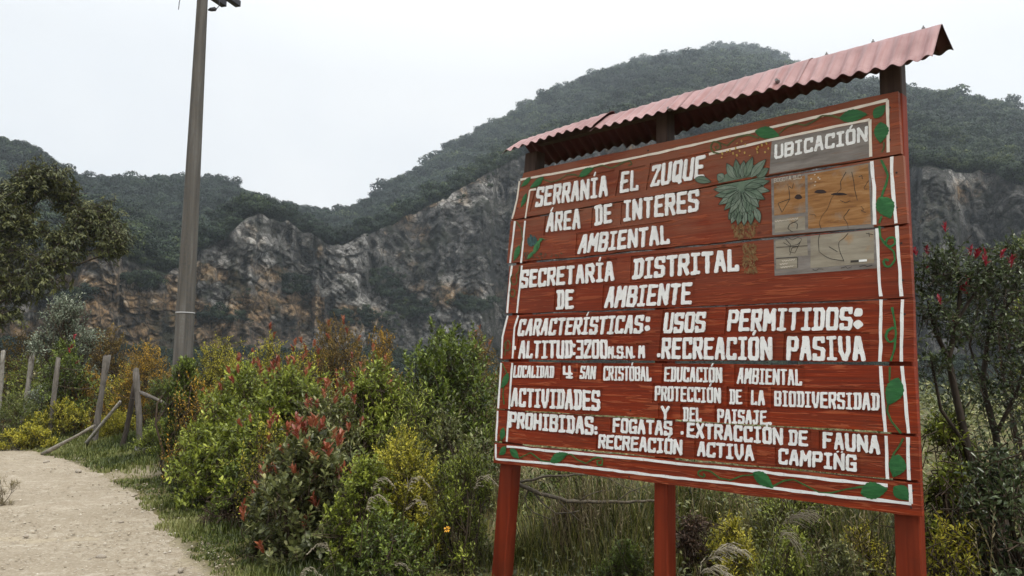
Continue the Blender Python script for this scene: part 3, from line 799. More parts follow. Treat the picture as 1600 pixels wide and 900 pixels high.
# stroke letters on a unit cell (0..1 across the stroke centres)
G = {
    'A': [[(0, 0), (.40, 1)], [(.60, 1), (1, 0)], [(.40, 1), (.60, 1)], [(.18, .36), (.82, .36)]],
    'B': [[(0, 0), (.85, 0), (1, .12), (1, .40), (.8, .52), (1, .64), (1, .88), (.85, 1), (0, 1), (0, 0)], [(0, .52), (.8, .52)]],
    'C': [[(1, .80), (1, 1), (.12, 1), (0, .9), (0, .1), (.12, 0), (1, 0), (1, .16)]],
    'D': [[(-.04, 1), (.82, 1), (1, .86), (1, .14), (.82, 0), (-.04, 0)], [(.2, 0), (.2, 1)]],
    'E': [[(.98, 1), (0.02, 1), (0.02, 0), (1, 0)], [(0, .52), (.78, .52)]],
    'F': [[(1, 1), (0.02, 1), (0.02, 0)], [(0, .52), (.75, .52)]],
    'G': [[(1, .84), (1, 1), (.12, 1), (0, .9), (0, .1), (.12, 0), (1, 0), (1, .42), (.62, .42)]],
    'H': [[(0, 0), (0, 1)], [(1, 0), (1, 1)], [(0, .5), (1, .5)]],
    'I': [[(.5, 0), (.5, 1)], [(.06, 1), (.94, 1)], [(.06, 0), (.94, 0)]],
    'J': [[(.2, 1), (1, 1)], [(.72, 1), (.72, .12), (.6, 0), (.08, 0), (.0, .2)]],
    'L': [[(0.04, 1), (0.04, 0), (1, 0), (1, .14)]],
    'M': [[(0, 0), (.06, 1), (.5, .42), (.94, 1), (1, 0)]],
    'N': [[(0, 0), (0, 1), (1, 0), (1, 1)]],
    'O': [[(.12, 0), (0, .1), (0, .9), (.12, 1), (.88, 1), (1, .9), (1, .1), (.88, 0), (.12, 0)]],
    'P': [[(0, 0), (0, 1), (.88, 1), (1, .9), (1, .56), (.88, .46), (0, .46)]],
    'Q': [[(.12, 0.04), (0, .14), (0, .9), (.12, 1), (.88, 1), (1, .9), (1, .14), (.88, 0.04), (.12, 0.04)], [(.6, .22), (1, -.06)]],
    'R': [[(0, 0), (0, 1), (.86, 1), (.98, .9), (.98, .6), (.84, .5), (0, .5)], [(.5, .5), (1, 0)]],
    'S': [[(1, .82), (1, 1), (.1, 1), (0, .92), (0, .60), (.1, .53), (.9, .47), (1, .40), (1, .08), (.9, 0), (0, 0), (0, .16)]],
    'T': [[(0, 1), (1, 1)], [(.5, 1), (.5, 0)]],
    'U': [[(0, 1), (0, .14), (.14, 0), (.86, 0), (1, .14), (1, 1)]],
    'V': [[(0, 1), (.06, .36), (.44, 0), (.56, 0), (.94, .36), (1, 1)]],
    'X': [[(0, 0), (1, 1)], [(0, 1), (1, 0)]],
    'Y': [[(0, 1), (.5, .48), (.5, 0)], [(1, 1), (.5, .48)]],
    'Z': [[(0, .86), (0, 1), (1, 1), (0, 0), (1, 0), (1, .12)]],
    '0': [[(.12, 0), (0, .1), (0, .9), (.12, 1), (.88, 1), (1, .9), (1, .1), (.88, 0), (.12, 0)]],
    '2': [[(0, .84), (0, 1), (1, 1), (1, .84), (.04, .1), (.0, 0), (1, 0)]],
    '3': [[(0, 1), (1, 1), (1, 0), (0, 0)], [(.25, .52), (1, .52)]],
    '4': [[(0, 1), (0, .34), (1, .34)], [(.7, 1), (.7, 0)], [(.4, 0), (1, 0)]],
    '.': [[(.5, .06), (.5, .06)]], ':': [[(.5, .12), (.5, .12)], [(.5, .88), (.5, .88)]],
}
ACC = {'Á': ('A', 1), 'Í': ('I', 1), 'Ó': ('O', 1), 'Ñ': ('N', 2)}
CW = {'I': .86, 'M': 1.14, 'N': 1.04, 'J': .95, 'L': .92}

def field_poly(mb, f, X, Y, mapf, off, depth, scale=1.0):
    """fill f<0 on the grid, raised to `off` in front of the board with walls back to off-depth"""
    ny, nx = f.shape; idx = {}; back = {}
    def vid(key, x, y):
        if key not in idx:
            u, v = mapf(x, y); idx[key] = len(mb.v); mb.v.append((u, -off, v))
        return idx[key]
    def bid(i):
        if i not in back:
            a = mb.v[i]; back[i] = len(mb.v); mb.v.append((a[0], a[1] + depth, a[2]))
        return back[i]
    for j in range(ny - 1):
        for i in range(nx - 1):
            c = [(j, i), (j, i + 1), (j + 1, i + 1), (j + 1, i)]
            fv = [f[a] for a in c]
            if min(fv) >= 0: continue
            poly, cross = [], []
            for k in range(4):
                a, b = c[k], c[(k + 1) % 4]; fa, fb = fv[k], fv[(k + 1) % 4]
                if fa < 0: poly.append(vid(('c',) + a, X[a[1]], Y[a[0]])); cross.append(False)
                if (fa < 0) != (fb < 0):
                    t = fa / (fa - fb)
                    kx = X[a[1]] + t * (X[b[1]] - X[a[1]]); kyy = Y[a[0]] + t * (Y[b[0]] - Y[a[0]])
                    key = ('e',) + tuple(sorted((a, b))); poly.append(vid(key, kx, kyy)); cross.append(True)
            if len(poly) < 3: continue
            mb.f.append(tuple(poly))
            if depth:
                n = len(poly)
                for k in range(n):
                    if cross[k] and cross[(k + 1) % n]:
                        a, b = poly[k], poly[(k + 1) % n]; mb.f.append((b, a, bid(a), bid(b)))

def seg_sdf(X, Y, a, b, r, rr):
    a = np.array(a); b = np.array(b); d = b - a; L = math.hypot(*d)
    e = d / L if L > 1e-9 else np.array([1.0, 0]); c = (a + b) / 2
    px, py = X - c[0], Y - c[1]
    q0 = np.abs(px * e[0] + py * e[1]) - L / 2 - r + rr; q1 = np.abs(-px * e[1] + py * e[0]) - r + rr
    return np.hypot(np.maximum(q0, 0), np.maximum(q1, 0)) + np.minimum(np.maximum(q0, q1), 0) - rr

def lettering(mb, text, LB, RB, LT, RT_, off=0.003, depth=0.009, res=1.0, weight=1.0):
    q = np.array([LT, RT_, RB, LB])
    Wt = np.linalg.norm(((RB + RT_) - (LB + LT)) / 2); Ht = np.linalg.norm(((LT + RT_) - (LB + RB)) / 2)
    ws = [0.55 if c == ' ' else (1.0 if len(text) == 1 else CW.get(ACC.get(c, (c,))[0], .4 if c in '.:' else 1.0)) for c in text]
    gap = 0.13 if len(text) > 1 else 0.0
    tot = sum(ws) + gap * (len(text) - 1); x = 0.0
    for ch, w in zip(text, ws):
        s0, s1 = x / tot, (x + w) / tot; x += w + gap
        if ch == ' ': continue
        base, acc = ACC.get(ch, (ch, 0))
        W = (s1 - s0) * Wt; H = Ht
        r = min(0.090 * H, 0.160 * W) * weight
        if ch in '.:': r = W * 0.46
        nx = max(12, int(24 * res)); ny = max(16, int(34 * res))
        top = 1.34 if acc else 1.06
        X = np.linspace(-0.14 * W, 1.14 * W, nx); Y = np.linspace(-.10 * H, top * H, ny)
        GX, GY = np.meshgrid(X, Y)
        f = np.full(GX.shape, 1e9)
        jit = lambda: rng.normal(0, .022)
        for pl in G[base]:
            pts = [(r + (W - 2 * r) * (a + jit()), (r + (H - 2 * r) * (b + .4 * jit()))) for a, b in pl]
            if len(pl) > 2 and pl[0] == pl[-1]: pts[-1] = pts[0]
            for a, b in zip(pts[:-1], pts[1:]):
                k = rng.uniform(.93, 1.1)
                f = np.minimum(f, seg_sdf(GX, GY, a, b, r * k, r * .68))
        if acc == 1:
            f = np.minimum(f, seg_sdf(GX, GY, (W * .46, H * 1.10), (W * .62, H * 1.24), r * .62, r * .5))
        elif acc == 2:
            f = np.minimum(f, seg_sdf(GX, GY, (W * .32, H * 1.10), (W * .40, H * 1.12), r * .5, r * .4))
            f = np.minimum(f, seg_sdf(GX, GY, (W * .70, H * 1.10), (W * .78, H * 1.12), r * .5, r * .4))
        ox, oy = rng.uniform(0, 50, 2)
        f = f + r * .16 * vnoise(GX / r * .55 + ox, GY / r * .55 + oy, 0.0) + r * .07 * vnoise(GX / r * 1.7 + ox, GY / r * 1.7 + oy, 3.0)
        def mp(xx, yy, s0=s0, s1=s1, W=W, H=H): return bil(q, s0 + (s1 - s0) * xx / W, yy / H)
        field_poly(mb, f, X, Y, mp, off, depth)

def build_planks():
    planks = []
    for pi, q in enumerate(PQ):
        # carved fields round the words
        rec = []
        for wd in WORDS:
            if wd[0] != pi or wd[1] == "UBICACIÓN" or wd[1] in '.:': continue
            st = [inv_bil(q, SP(*p)) for p in wd[2:]]
            up = [inv_bil(q, SP(p[0], p[1])) for p in wd[4:]]
            s0, s1 = min(a for a, _ in st), max(a for a, _ in st); t0, t1 = min(b for _, b in st), max(b for _, b in st)
            acc = any(c in "ÁÍÓ" for c in wd[1]); hh = t1 - t0
            wlen = np.linalg.norm(q[1] - q[0]); hl = np.linalg.norm(q[0] - q[3])
            rec.append([s0 - .018 / wlen, s1 + .018 / wlen, max(t0 - .012 / hl, 0.012), min(t1 + (.016 + (0.0 if not acc else .0)) / hl, 0.985)])
        ss = sorted(set(np.round(np.r_[np.linspace(0, 1, 60), [r[0] for r in rec], [r[1] for r in rec]].clip(0, 1), 5)))
        ts = sorted(set(np.round(np.r_[0, 1, [r[2] for r in rec], [r[3] for r in rec]].clip(0, 1), 5)))
        def clean(a):
            o = [a[0]]
            for x in a[1:]:
                if x - o[-1] > 4e-4: o.append(x)
            o[-1] = a[-1]; return np.array(o)
        ss, ts = clean(ss), clean(ts)
        ns, nt = len(ss), len(ts)
        dep = np.zeros((nt - 1, ns - 1))
        for r in rec:
            for j in range(nt - 1):
                for i in range(ns - 1):
                    cs, ct = (ss[i] + ss[i + 1]) / 2, (ts[j] + ts[j + 1]) / 2
                    if r[0] <= cs <= r[1] and r[2] <= ct <= r[3]: dep[j, i] = 0.0075
        mb = MB()
        def pt(i, j, y):
            u, v = bil(q, ss[i], ts[j])
            if j in (0, nt - 1): v = v + 0.0035 * float(vnoise(u * 5.0, pi * 3.0 + j, 0)) + 0.0015 * float(vnoise(u * 22.0, pi * 3.0 + j, 5))
            return (u, y, v)
        th = 0.036
        for j in range(nt - 1):
            for i in range(ns - 1):
                d = dep[j, i]
                mb.add([pt(i, j, d), pt(i + 1, j, d), pt(i + 1, j + 1, d), pt(i, j + 1, d)], [(0, 1, 2, 3)])
                mb.add([pt(i, j, th), pt(i + 1, j, th), pt(i + 1, j + 1, th), pt(i, j + 1, th)], [(3, 2, 1, 0)])
                for (dj, di, a, b) in ((-1, 0, (i, j), (i + 1, j)), (1, 0, (i + 1, j + 1), (i, j + 1)), (0, -1, (i, j + 1), (i, j)), (0, 1, (i + 1, j), (i + 1, j + 1))):
                    jj, ii = j + dj, i + di
                    e = dep[jj, ii] if 0 <= jj < nt - 1 and 0 <= ii < ns - 1 else th
                    if e > d: mb.add([pt(*a, d), pt(*a, e), pt(*b, e), pt(*b, d)], [(0, 1, 2, 3)])
        o = mb.build("plank", WOOD, SIGN); planks.append(o)
        for s_, t_ in ((.012, .22), (.013, .78), (.983, .24), (.985, .76), (.415, .12), (.418, .90)):
            if any(r[0] - .004 < s_ < r[1] + .004 and r[2] - .05 < t_ < r[3] + .05 for r in rec): continue
            u, v = bil(q, s_ + rng.normal(0, .002), t_); nb = MB(); nb.tube([(u, .002, v), (u, -.0016, v)], [.0062, .0052], 8).build("nail", NAIL, o)
    return planks
PLANKS = build_planks()

def carve_words():
    lines = {}
    for wd in WORDS:
        mb = MB()
        if wd[1] in '.:': key = None
        lettering(mb, wd[1], *[SP(*p) for p in wd[2:]], off=0.0045 if wd[1] == "UBICACIÓN" else 0.002, depth=0.0025 if wd[1] == "UBICACIÓN" else 0.009, res=0.62 if len(wd[1]) == 1 else 0.9)
        mb.build("lettering", WHITE, PLANKS[wd[0]])
    mb = MB(); u, v = SP(803.4, 543.6)          # the painted dash before the altitude line
    mb.box(u - .017, u + .017, -.0025, .004, v - .013, v + .013).build("lettering", WHITE, PLANKS[3])
carve_words()

def ribbon(mb, pts, w, off=0.003, step=0.012, jit=0.10, depth=0.003, uv=False):
    P = np.array([p if uv else SP(*p) for p in pts]); P = resample(P, step)
    sd = rng.uniform(0, 99)
    T = np.gradient(P, axis=0); T /= (np.linalg.norm(T, axis=1)[:, None] + 1e-9); N = np.stack([-T[:, 1], T[:, 0]], -1)
    s = np.arange(len(P)) * step
    c = P + N * (w * .12 * vnoise(s * 14, sd, 0))[:, None]
    ww = w * (1 + jit * 2 * vnoise(s * 22, sd, 4))
    A, B = c + N * ww[:, None] / 2, c - N * ww[:, None] / 2
    n = len(P)
    vs = [(a[0], -off, a[1]) for a in A] + [(b[0], -off, b[1]) for b in B] + [(a[0], -off + depth, a[1]) for a in A] + [(b[0], -off + depth, b[1]) for b in B]
    fs = []
    for i in range(n - 1):
        fs += [(i, i + 1, n + i + 1, n + i), (2 * n + i, 2 * n + i + 1, i + 1, i), (n + i, n + i + 1, 3 * n + i + 1, 3 * n + i)]
    fs += [(0, n, 3 * n, 2 * n), (n - 1, 2 * n + n - 1, 3 * n + n - 1, 2 * n - 1)]
    mb.add(vs, fs)

BORDER = {
    0: [[(812, 283), (808, 312), (800.5, 342)], [(813.5, 281), (920, 261), (1020, 241), (1112, 220), (1280, 182), (1387, 156.5)], [(1387, 156.5), (1388, 238)],
        [(838, 295.6), (828, 297), (821, 341)], [(1108, 241), (1204, 219), (1359, 187)], [(1359.4, 187), (1360.5, 245)]],
    1: [[(805, 345.5), (801, 380), (797.5, 411)], [(820.6, 345), (814.5, 411)], [(1393, 245), (1395, 296), (1400, 349)], [(1362, 252), (1366, 292), (1366.5, 351)]],
    2: [[(800, 415), (796, 450), (792.5, 489)], [(816, 415), (808, 489)], [(1401, 353), (1407, 440), (1409, 463)], [(1370, 357), (1374.4, 440), (1376.5, 463)]],
    3: [[(793.5, 493), (785.5, 526), (784, 560)], [(810, 493), (804, 512), (801, 560)], [(1410, 468), (1408.5, 565)], [(1377, 468), (1375.5, 565)]],
    4: [[(783.5, 567), (778.5, 638)], [(800.5, 567), (795.5, 639)], [(1410, 572), (1420, 677)], [(1376, 572), (1383.7, 675)]],
    5: [[(778, 642), (775.5, 689)], [(795, 642), (792, 690)], [(1418.5, 683), (1420.5, 750)], [(1384.5, 681), (1386.8, 748.5)]],
    6: [[(775, 694), (774.5, 716)], [(774.5, 716.5), (780, 718), (860, 724), (940, 733), (1000, 740), (1060, 747), (1185, 760), (1310, 775), (1424, 787)], [(1422, 757), (1423.5, 787)],
        [(792, 697.5), (860, 704.5), (980, 715.5), (1100, 728.5), (1185, 736.5), (1310, 751), (1387, 758.5)]],
}
VINES = {
    0: ([[(848, 280), (862, 285), (874, 281), (886, 273), (898, 273), (904, 276)], [(928, 262), (942, 258), (955, 263), (966, 258), (975, 253), (984, 251), (988, 256), (982, 259)]], OLIVE,
        [((830, 277), (814, 292), .055), ((850, 277), (828, 294), .07), ((905, 276), (929, 262), .07), ((823, 302), (814, 325), .055)]),
    1: ([[(807, 346), (815, 358), (817, 374), (813, 390)]], OLIVE, [((812, 383), (803, 408), .07)]),
    2: ([[(812, 415), (811, 424)] + [(803 + 5 * math.cos(a), 437 + 8 * math.sin(a)) for a in np.linspace(-1, 4.6, 14)], [(801 + 4 * math.cos(a), 458 + 6 * math.sin(a)) for a in np.linspace(-2, 4, 12)]], OLIVE, []),
    3: ([[(793 + 4.5 * math.cos(a), 540 + 8 * math.sin(a)) for a in np.linspace(-1.6, 4.4, 14)] + [(789, 556)]], OLIVE, []),
    4: ([[(785, 568), (792, 582), (793, 590)], [(788, 602), (786, 616), (788, 632)]], VINE, [((795, 583), (783, 607), .075)]),
    5: ([], VINE, [((787, 668), (783, 689), .07)]),
    6: ([[(813, 715), (829, 707), (846, 720), (860, 722)], [(884, 711), (892, 709), (902, 718), (916, 724), (928, 716), (936, 714), (942, 718), (941, 727), (934, 727), (933, 720), (938, 720)],
         [(1099, 740), (1103, 743), (1098, 746), (1091, 742), (1091, 737), (1098, 734), (1110, 736), (1125, 747), (1142, 750), (1160, 743), (1177, 742)],
         [(1208, 760), (1225, 751), (1240, 749), (1260, 759), (1280, 769), (1300, 770), (1325, 764), (1349, 760)]], VINE,
        [((791, 698), (780, 711), .07), ((797, 702), (812, 717), .075), ((860, 722), (888, 708), .085), ((1177, 738), (1209, 763), .095), ((1345, 771), (1388, 764), .11), ((1397, 760), (1420, 782), .10)]),
}
VINES_R = {
    0: ([[(1124, 240), (1114, 238), (1110, 229), (1115, 221), (1123, 223), (1127, 230), (1122, 235), (1117, 231), (1120, 228)], [(1120, 221), (1136, 228), (1152, 214), (1170, 210), (1186, 216)],
         [(1217, 209), (1230, 198), (1244, 193), (1258, 196), (1272, 189), (1284, 181), (1300, 181), (1314, 185)], [(1381, 222), (1382, 230), (1378, 238)]], OLIVE,
        [((1180, 205), (1219, 213), .09), ((1312, 185), (1356, 179), .09), ((1366, 185), (1384, 164), .075), ((1376, 191), (1376, 224), .095)]),
    1: ([[(1377, 250), (1383, 262), (1388, 274), (1385, 288), (1380, 300), (1377, 310)], [(1378, 338), (1374, 349)]], GREEN, [((1374, 308), (1392, 342), .115)]),
    2: ([[(1374, 353), (1375.6, 371), (1384, 382), (1396.7, 393), (1398.5, 406), (1392, 416), (1384, 417), (1380, 410), (1383, 404), (1389, 407)], [(1384, 382), (1386, 374), (1393, 370), (1399, 373), (1399, 381), (1392, 386), (1387, 384)]], GREEN, []),
    3: ([[(1394, 480), (1398, 502), (1400, 520), (1398, 546), (1392, 564)], [(1399, 513), (1394, 512), (1387, 517), (1384, 526), (1389, 535), (1396, 533), (1400, 526)]], GREEN, []),
    4: ([[(1390.5, 573), (1390, 596)], [(1388, 630), (1386, 642), (1393, 658), (1408, 677)]], VINE, [((1404, 590), (1387, 634), .11)]),
    5: ([[(1412, 685), (1405, 698), (1397, 708), (1394, 716)]], VINE, [((1405, 710), (1396, 746), .105)]),
}
def sign_leaf(mb, a, b, w, off=0.004):
    A, B = SP(*a), SP(*b); d = B - A; L = np.linalg.norm(d); d /= L; n = np.array([-d[1], d[0]])
    k = 24; s = np.linspace(0, 1, k); h = w * .44 * np.sin(np.pi * s ** .82) ** .95 * (1 + .05 * np.sin(s * 43))
    mid = A + d[None] * (s * L)[:, None] + n[None] * (.06 * w * np.sin(s * 3.1))[:, None]
    Lf, Rt = mid + n * h[:, None], mid - n * h[:, None]
    vs = [(p[0], -off - .002, p[1]) for p in mid] + [(p[0], -off, p[1]) for p in Lf] + [(p[0], -off, p[1]) for p in Rt]
    fs = []
    for i in range(k - 1): fs += [(i, i + 1, k + i + 1, k + i), (2 * k + i, 2 * k + i + 1, i + 1, i)]
    mb.add(vs, fs)
def leaf_edge(mb, a, b, w, off):
    A, B = SP(*a), SP(*b); d = B - A; L = np.linalg.norm(d); d /= L; n = np.array([-d[1], d[0]])
    s = np.linspace(0.04, 1, 16); h = w * .44 * np.sin(np.pi * s ** .82) ** .95; mid = A + d[None] * (s * L)[:, None] + n[None] * (.06 * w * np.sin(s * 3.1))[:, None]
    for sg in (1, -1): ribbon(mb, list(mid + n * (h * sg)[:, None]), .0022, off=off, depth=.0004, uv=True)
    ribbon(mb, list(mid), .0014, off=off, depth=.0004, uv=True)
def build_border():
    for k, pls in BORDER.items():
        for p in pls:
            mb = MB(); ribbon(mb, p, 0.0150 if k else 0.0135); mb.build("border_line", CREAM if k < 1 else WHITE, PLANKS[k])
    for D in (VINES, VINES_R):
        for k, (vs, mt, lv) in D.items():
            for p in vs:
                mb = MB(); ribbon(mb, p, 0.0085 if mt is not GREEN else 0.010, off=0.0032, jit=.15); mb.build("vine", mt, PLANKS[k])
            for a, b, w in lv:
                mb = MB(); sign_leaf(mb, a, b, w * .84); mb.build("painted_leaf", LEAFG, PLANKS[k])
build_border()

# painted panels: location map, tall rosette plant, small bird
def poly(mb, pts, off, uv=False):
    P = [p if uv else SP(*p) for p in pts]; mb.add([(p[0], -off, p[1]) for p in P], [tuple(range(len(P)))[::-1]])
def map_mats():
    t = NT("grey_map_paint"); v = t.coord(scale=(2, 1, 14)); n = t.noise(v, 2.2, 6, .65); n2 = t.noise(t.coord(scale=(3, 1, 30)), 2, 5)
    c = t.ramp(n, [(0.3, (0.12, 0.105, 0.095)), (0.5, (0.20, 0.18, 0.165)), (0.72, (0.29, 0.27, 0.25))])
    c = t.mix(t.ramp(n2, [(0.58, 0.0), (0.74, 0.7)]), c, (0.19, 0.10, 0.06))
    g = t.done(c, 0.75)
    t = NT("ochre_map_paint"); v = t.coord(scale=(2.2, 1, 16), rot=(0, math.radians(-16), 0)); n = t.noise(v, 2.6, 7, .65, .6); n2 = t.noise(t.coord(), 7, 5, .6)
    c = t.ramp(n, [(0.28, (0.12, 0.05, 0.022)), (0.46, (0.27, 0.125, 0.04)), (0.62, (0.36, 0.19, 0.075)), (0.8, (0.42, 0.27, 0.14))])
    c = t.mix(t.ramp(n2, [(0.52, 0.0), (0.70, 0.75)]), c, (0.27, 0.23, 0.18))
    o = t.done(c, 0.7)
    t = NT("pale_map_paint"); v = t.coord(scale=(2.2, 1, 14)); n = t.noise(v, 2.6, 6, .6); n2 = t.noise(t.coord(), 5, 5, .6)
    c = t.ramp(n, [(0.3, (0.20, 0.17, 0.13)), (0.6, (0.31, 0.28, 0.22))])
    c = t.mix(t.ramp(n2, [(0.56, 0.0), (0.68, 0.8)]), c, (0.34, 0.17, 0.05))
    return g, o, t.done(c, 0.7)
M_GREY, M_OCHRE, M_PALE = map_mats()
BLACK = plain("black_paint", (0.035, 0.03, 0.026), 0.6, 0.3)
FADEDW = plain("faded_white_paint", (0.50, 0.45, 0.38), 0.6, 0.2, 40)
def build_map():
    P0, P1, P2 = PLANKS[0], PLANKS[1], PLANKS[2]
    mb = MB(); poly(mb, [(1206, 221), (1358, 189.5), (1359, 246), (1202, 272)], .0015); mb.build("map_panel", M_GREY, P0)
    mb = MB(); poly(mb, [(1205, 279.5), (1360, 254), (1365.5, 355.5), (1207, 367.5)], .0015); mb.build("map_panel", M_GREY, P1)
    mb = MB(); poly(mb, [(1209, 374), (1370, 358), (1373, 419), (1210.5, 431)], .0015); mb.build("map_panel", M_GREY, P2)
    mb = MB()
    for q in ([(1209.5, 285), (1258, 274), (1259, 332), (1210, 337)], [(1262, 273), (1357, 256), (1361, 350), (1263, 357.5)]): poly(mb, q, .0025)
    mb.build("map_field", M_OCHRE, P1)
    mb = MB(); poly(mb, [(1211, 342.5), (1258, 337.5), (1258.5, 359), (1211, 363.5)], .0025); mb.build("map_field", M_PALE, P1)
    mb = MB()
    for q in ([(1212, 376), (1261, 371), (1262.7, 399), (1212, 403)], [(1266.7, 369), (1365.5, 359.5), (1366, 411), (1266.7, 419)], [(1213, 405), (1246, 402.5), (1246, 419), (1213, 421)]): poly(mb, q, .0025)
    mb.build("map_field", M_PALE, P2)
    Z = lambda l: [(1180 + x / 4.5, 240 + y / 4.5) for x, y in l]
    def lines(ls, par, w=.0045, mt=BLACK, nm="map_lines", off=.0034):
        mb = MB()
        for l in ls: ribbon(mb, Z(l), w * .62, off=off, step=.01, jit=.25, depth=.0006)
        mb.build(nm, mt, par)
    lines([[(640, 130), (600, 200), (605, 250), (560, 290), (540, 310), (510, 390), (470, 440), (450, 490), (466, 530)], [(680, 130), (695, 200), (700, 250), (720, 330)],
           [(665, 390), (640, 425), (620, 450), (650, 490), (655, 528)], [(230, 215), (240, 260), (245, 320), (215, 370), (190, 415), (160, 350), (245, 320)], [(270, 210), (262, 250), (240, 230)],
           [(380, 425), (420, 430), (430, 445)], [(300, 470), (240, 500), (230, 530), (265, 550)], [(250, 480), (300, 490), (295, 530)], [(600, 330), (640, 350), (670, 330)], [(800, 190), (760, 250), (790, 250)], [(745, 370), (770, 400), (740, 400), (780, 415)], [(730, 165), (750, 150), (755, 180)]], P1)
    lines([[(455, 565), (445, 610), (450, 690), (490, 720), (530, 740), (625, 755)], [(655, 560), (625, 595), (590, 620), (588, 650), (600, 700), (625, 755)], [(215, 600), (250, 640), (240, 690), (280, 700), (330, 600), (300, 590), (260, 610), (235, 590)],
           [(200, 625), (240, 650), (300, 640), (320, 620)], [(150, 660), (370, 648)], [(245, 715), (260, 660), (300, 655)], [(520, 655), (580, 690)], [(780, 560), (830, 570)], [(800, 555), (805, 585)], [(150, 738), (300, 728), (300, 805)],
           [(405, 815), (430, 825), (445, 810), (480, 812)], [(605, 805), (640, 795), (650, 810), (680, 795)], [(735, 795), (770, 785), (790, 795), (825, 785)]], P2)
    mb = MB()
    for (x, y, rx, ry) in ((305, 305, 26, 18), (460, 268, 42, 14), (590, 285, 55, 10)):
        P = np.array([SP(*p) for p in Z([(x + rx * math.cos(a) * (1 + .15 * math.sin(3 * a)), y + ry * math.sin(a)) for a in np.linspace(0, 6.283, 18)[:-1]])]); poly(mb, list(P), .0031, True)
    mb.build("knot", plain("knot_wood", (0.035, 0.02, 0.018), .7, .4, 30), P1)
    for nm, q, mt in (("scale_bar", [(672, 752), (729, 748), (729, 763), (672, 767)], BLACK), ("scale_bar", [(731, 747), (787, 743), (787, 758), (731, 762)], WHITE)):
        mb = MB(); poly(mb, Z(q), .0036); mb.build(nm, mt, P2)
    # small hand-painted place lettering and illegible scrawls
    mb = MB(); q = Z([(134, 205), (330, 176), (134, 176), (330, 148)]); lettering(mb, "BOGOTÁ D.C.", *[SP(*p) for p in q], off=.0045, depth=.0015, res=.6, weight=.72)
    sc = [[(140 + i * 9, 478 - i * 1.2 + (5 if i % 2 else -6) * (1 if i not in (6, 7, 8) else .2)) for i in range(19)]]
    for l in sc: ribbon(mb, Z(l), .005, off=.0036, step=.004, depth=.0008)
    for (x, y) in ((390, 180), (415, 150), (440, 170), (420, 200), (415, 225), (450, 180)): ribbon(mb, Z([(x, y), (x + 10, y - 3)]), .006, off=.0036, step=.004, depth=.0008)
    mb.build("map_lettering", FADEDW, P1)
    mb = MB()
    for y0, x0, n in ((757, 190, 11), (780, 175, 7), (802, 180, 11)): ribbon(mb, Z([(x0 + i * 9, y0 - i * 1.1 + (4.5 if i % 2 else -5)) for i in range(n)]), .0045, off=.0036, step=.004, depth=.0008)
    mb.build("map_lettering", FADEDW, P2)
build_map()

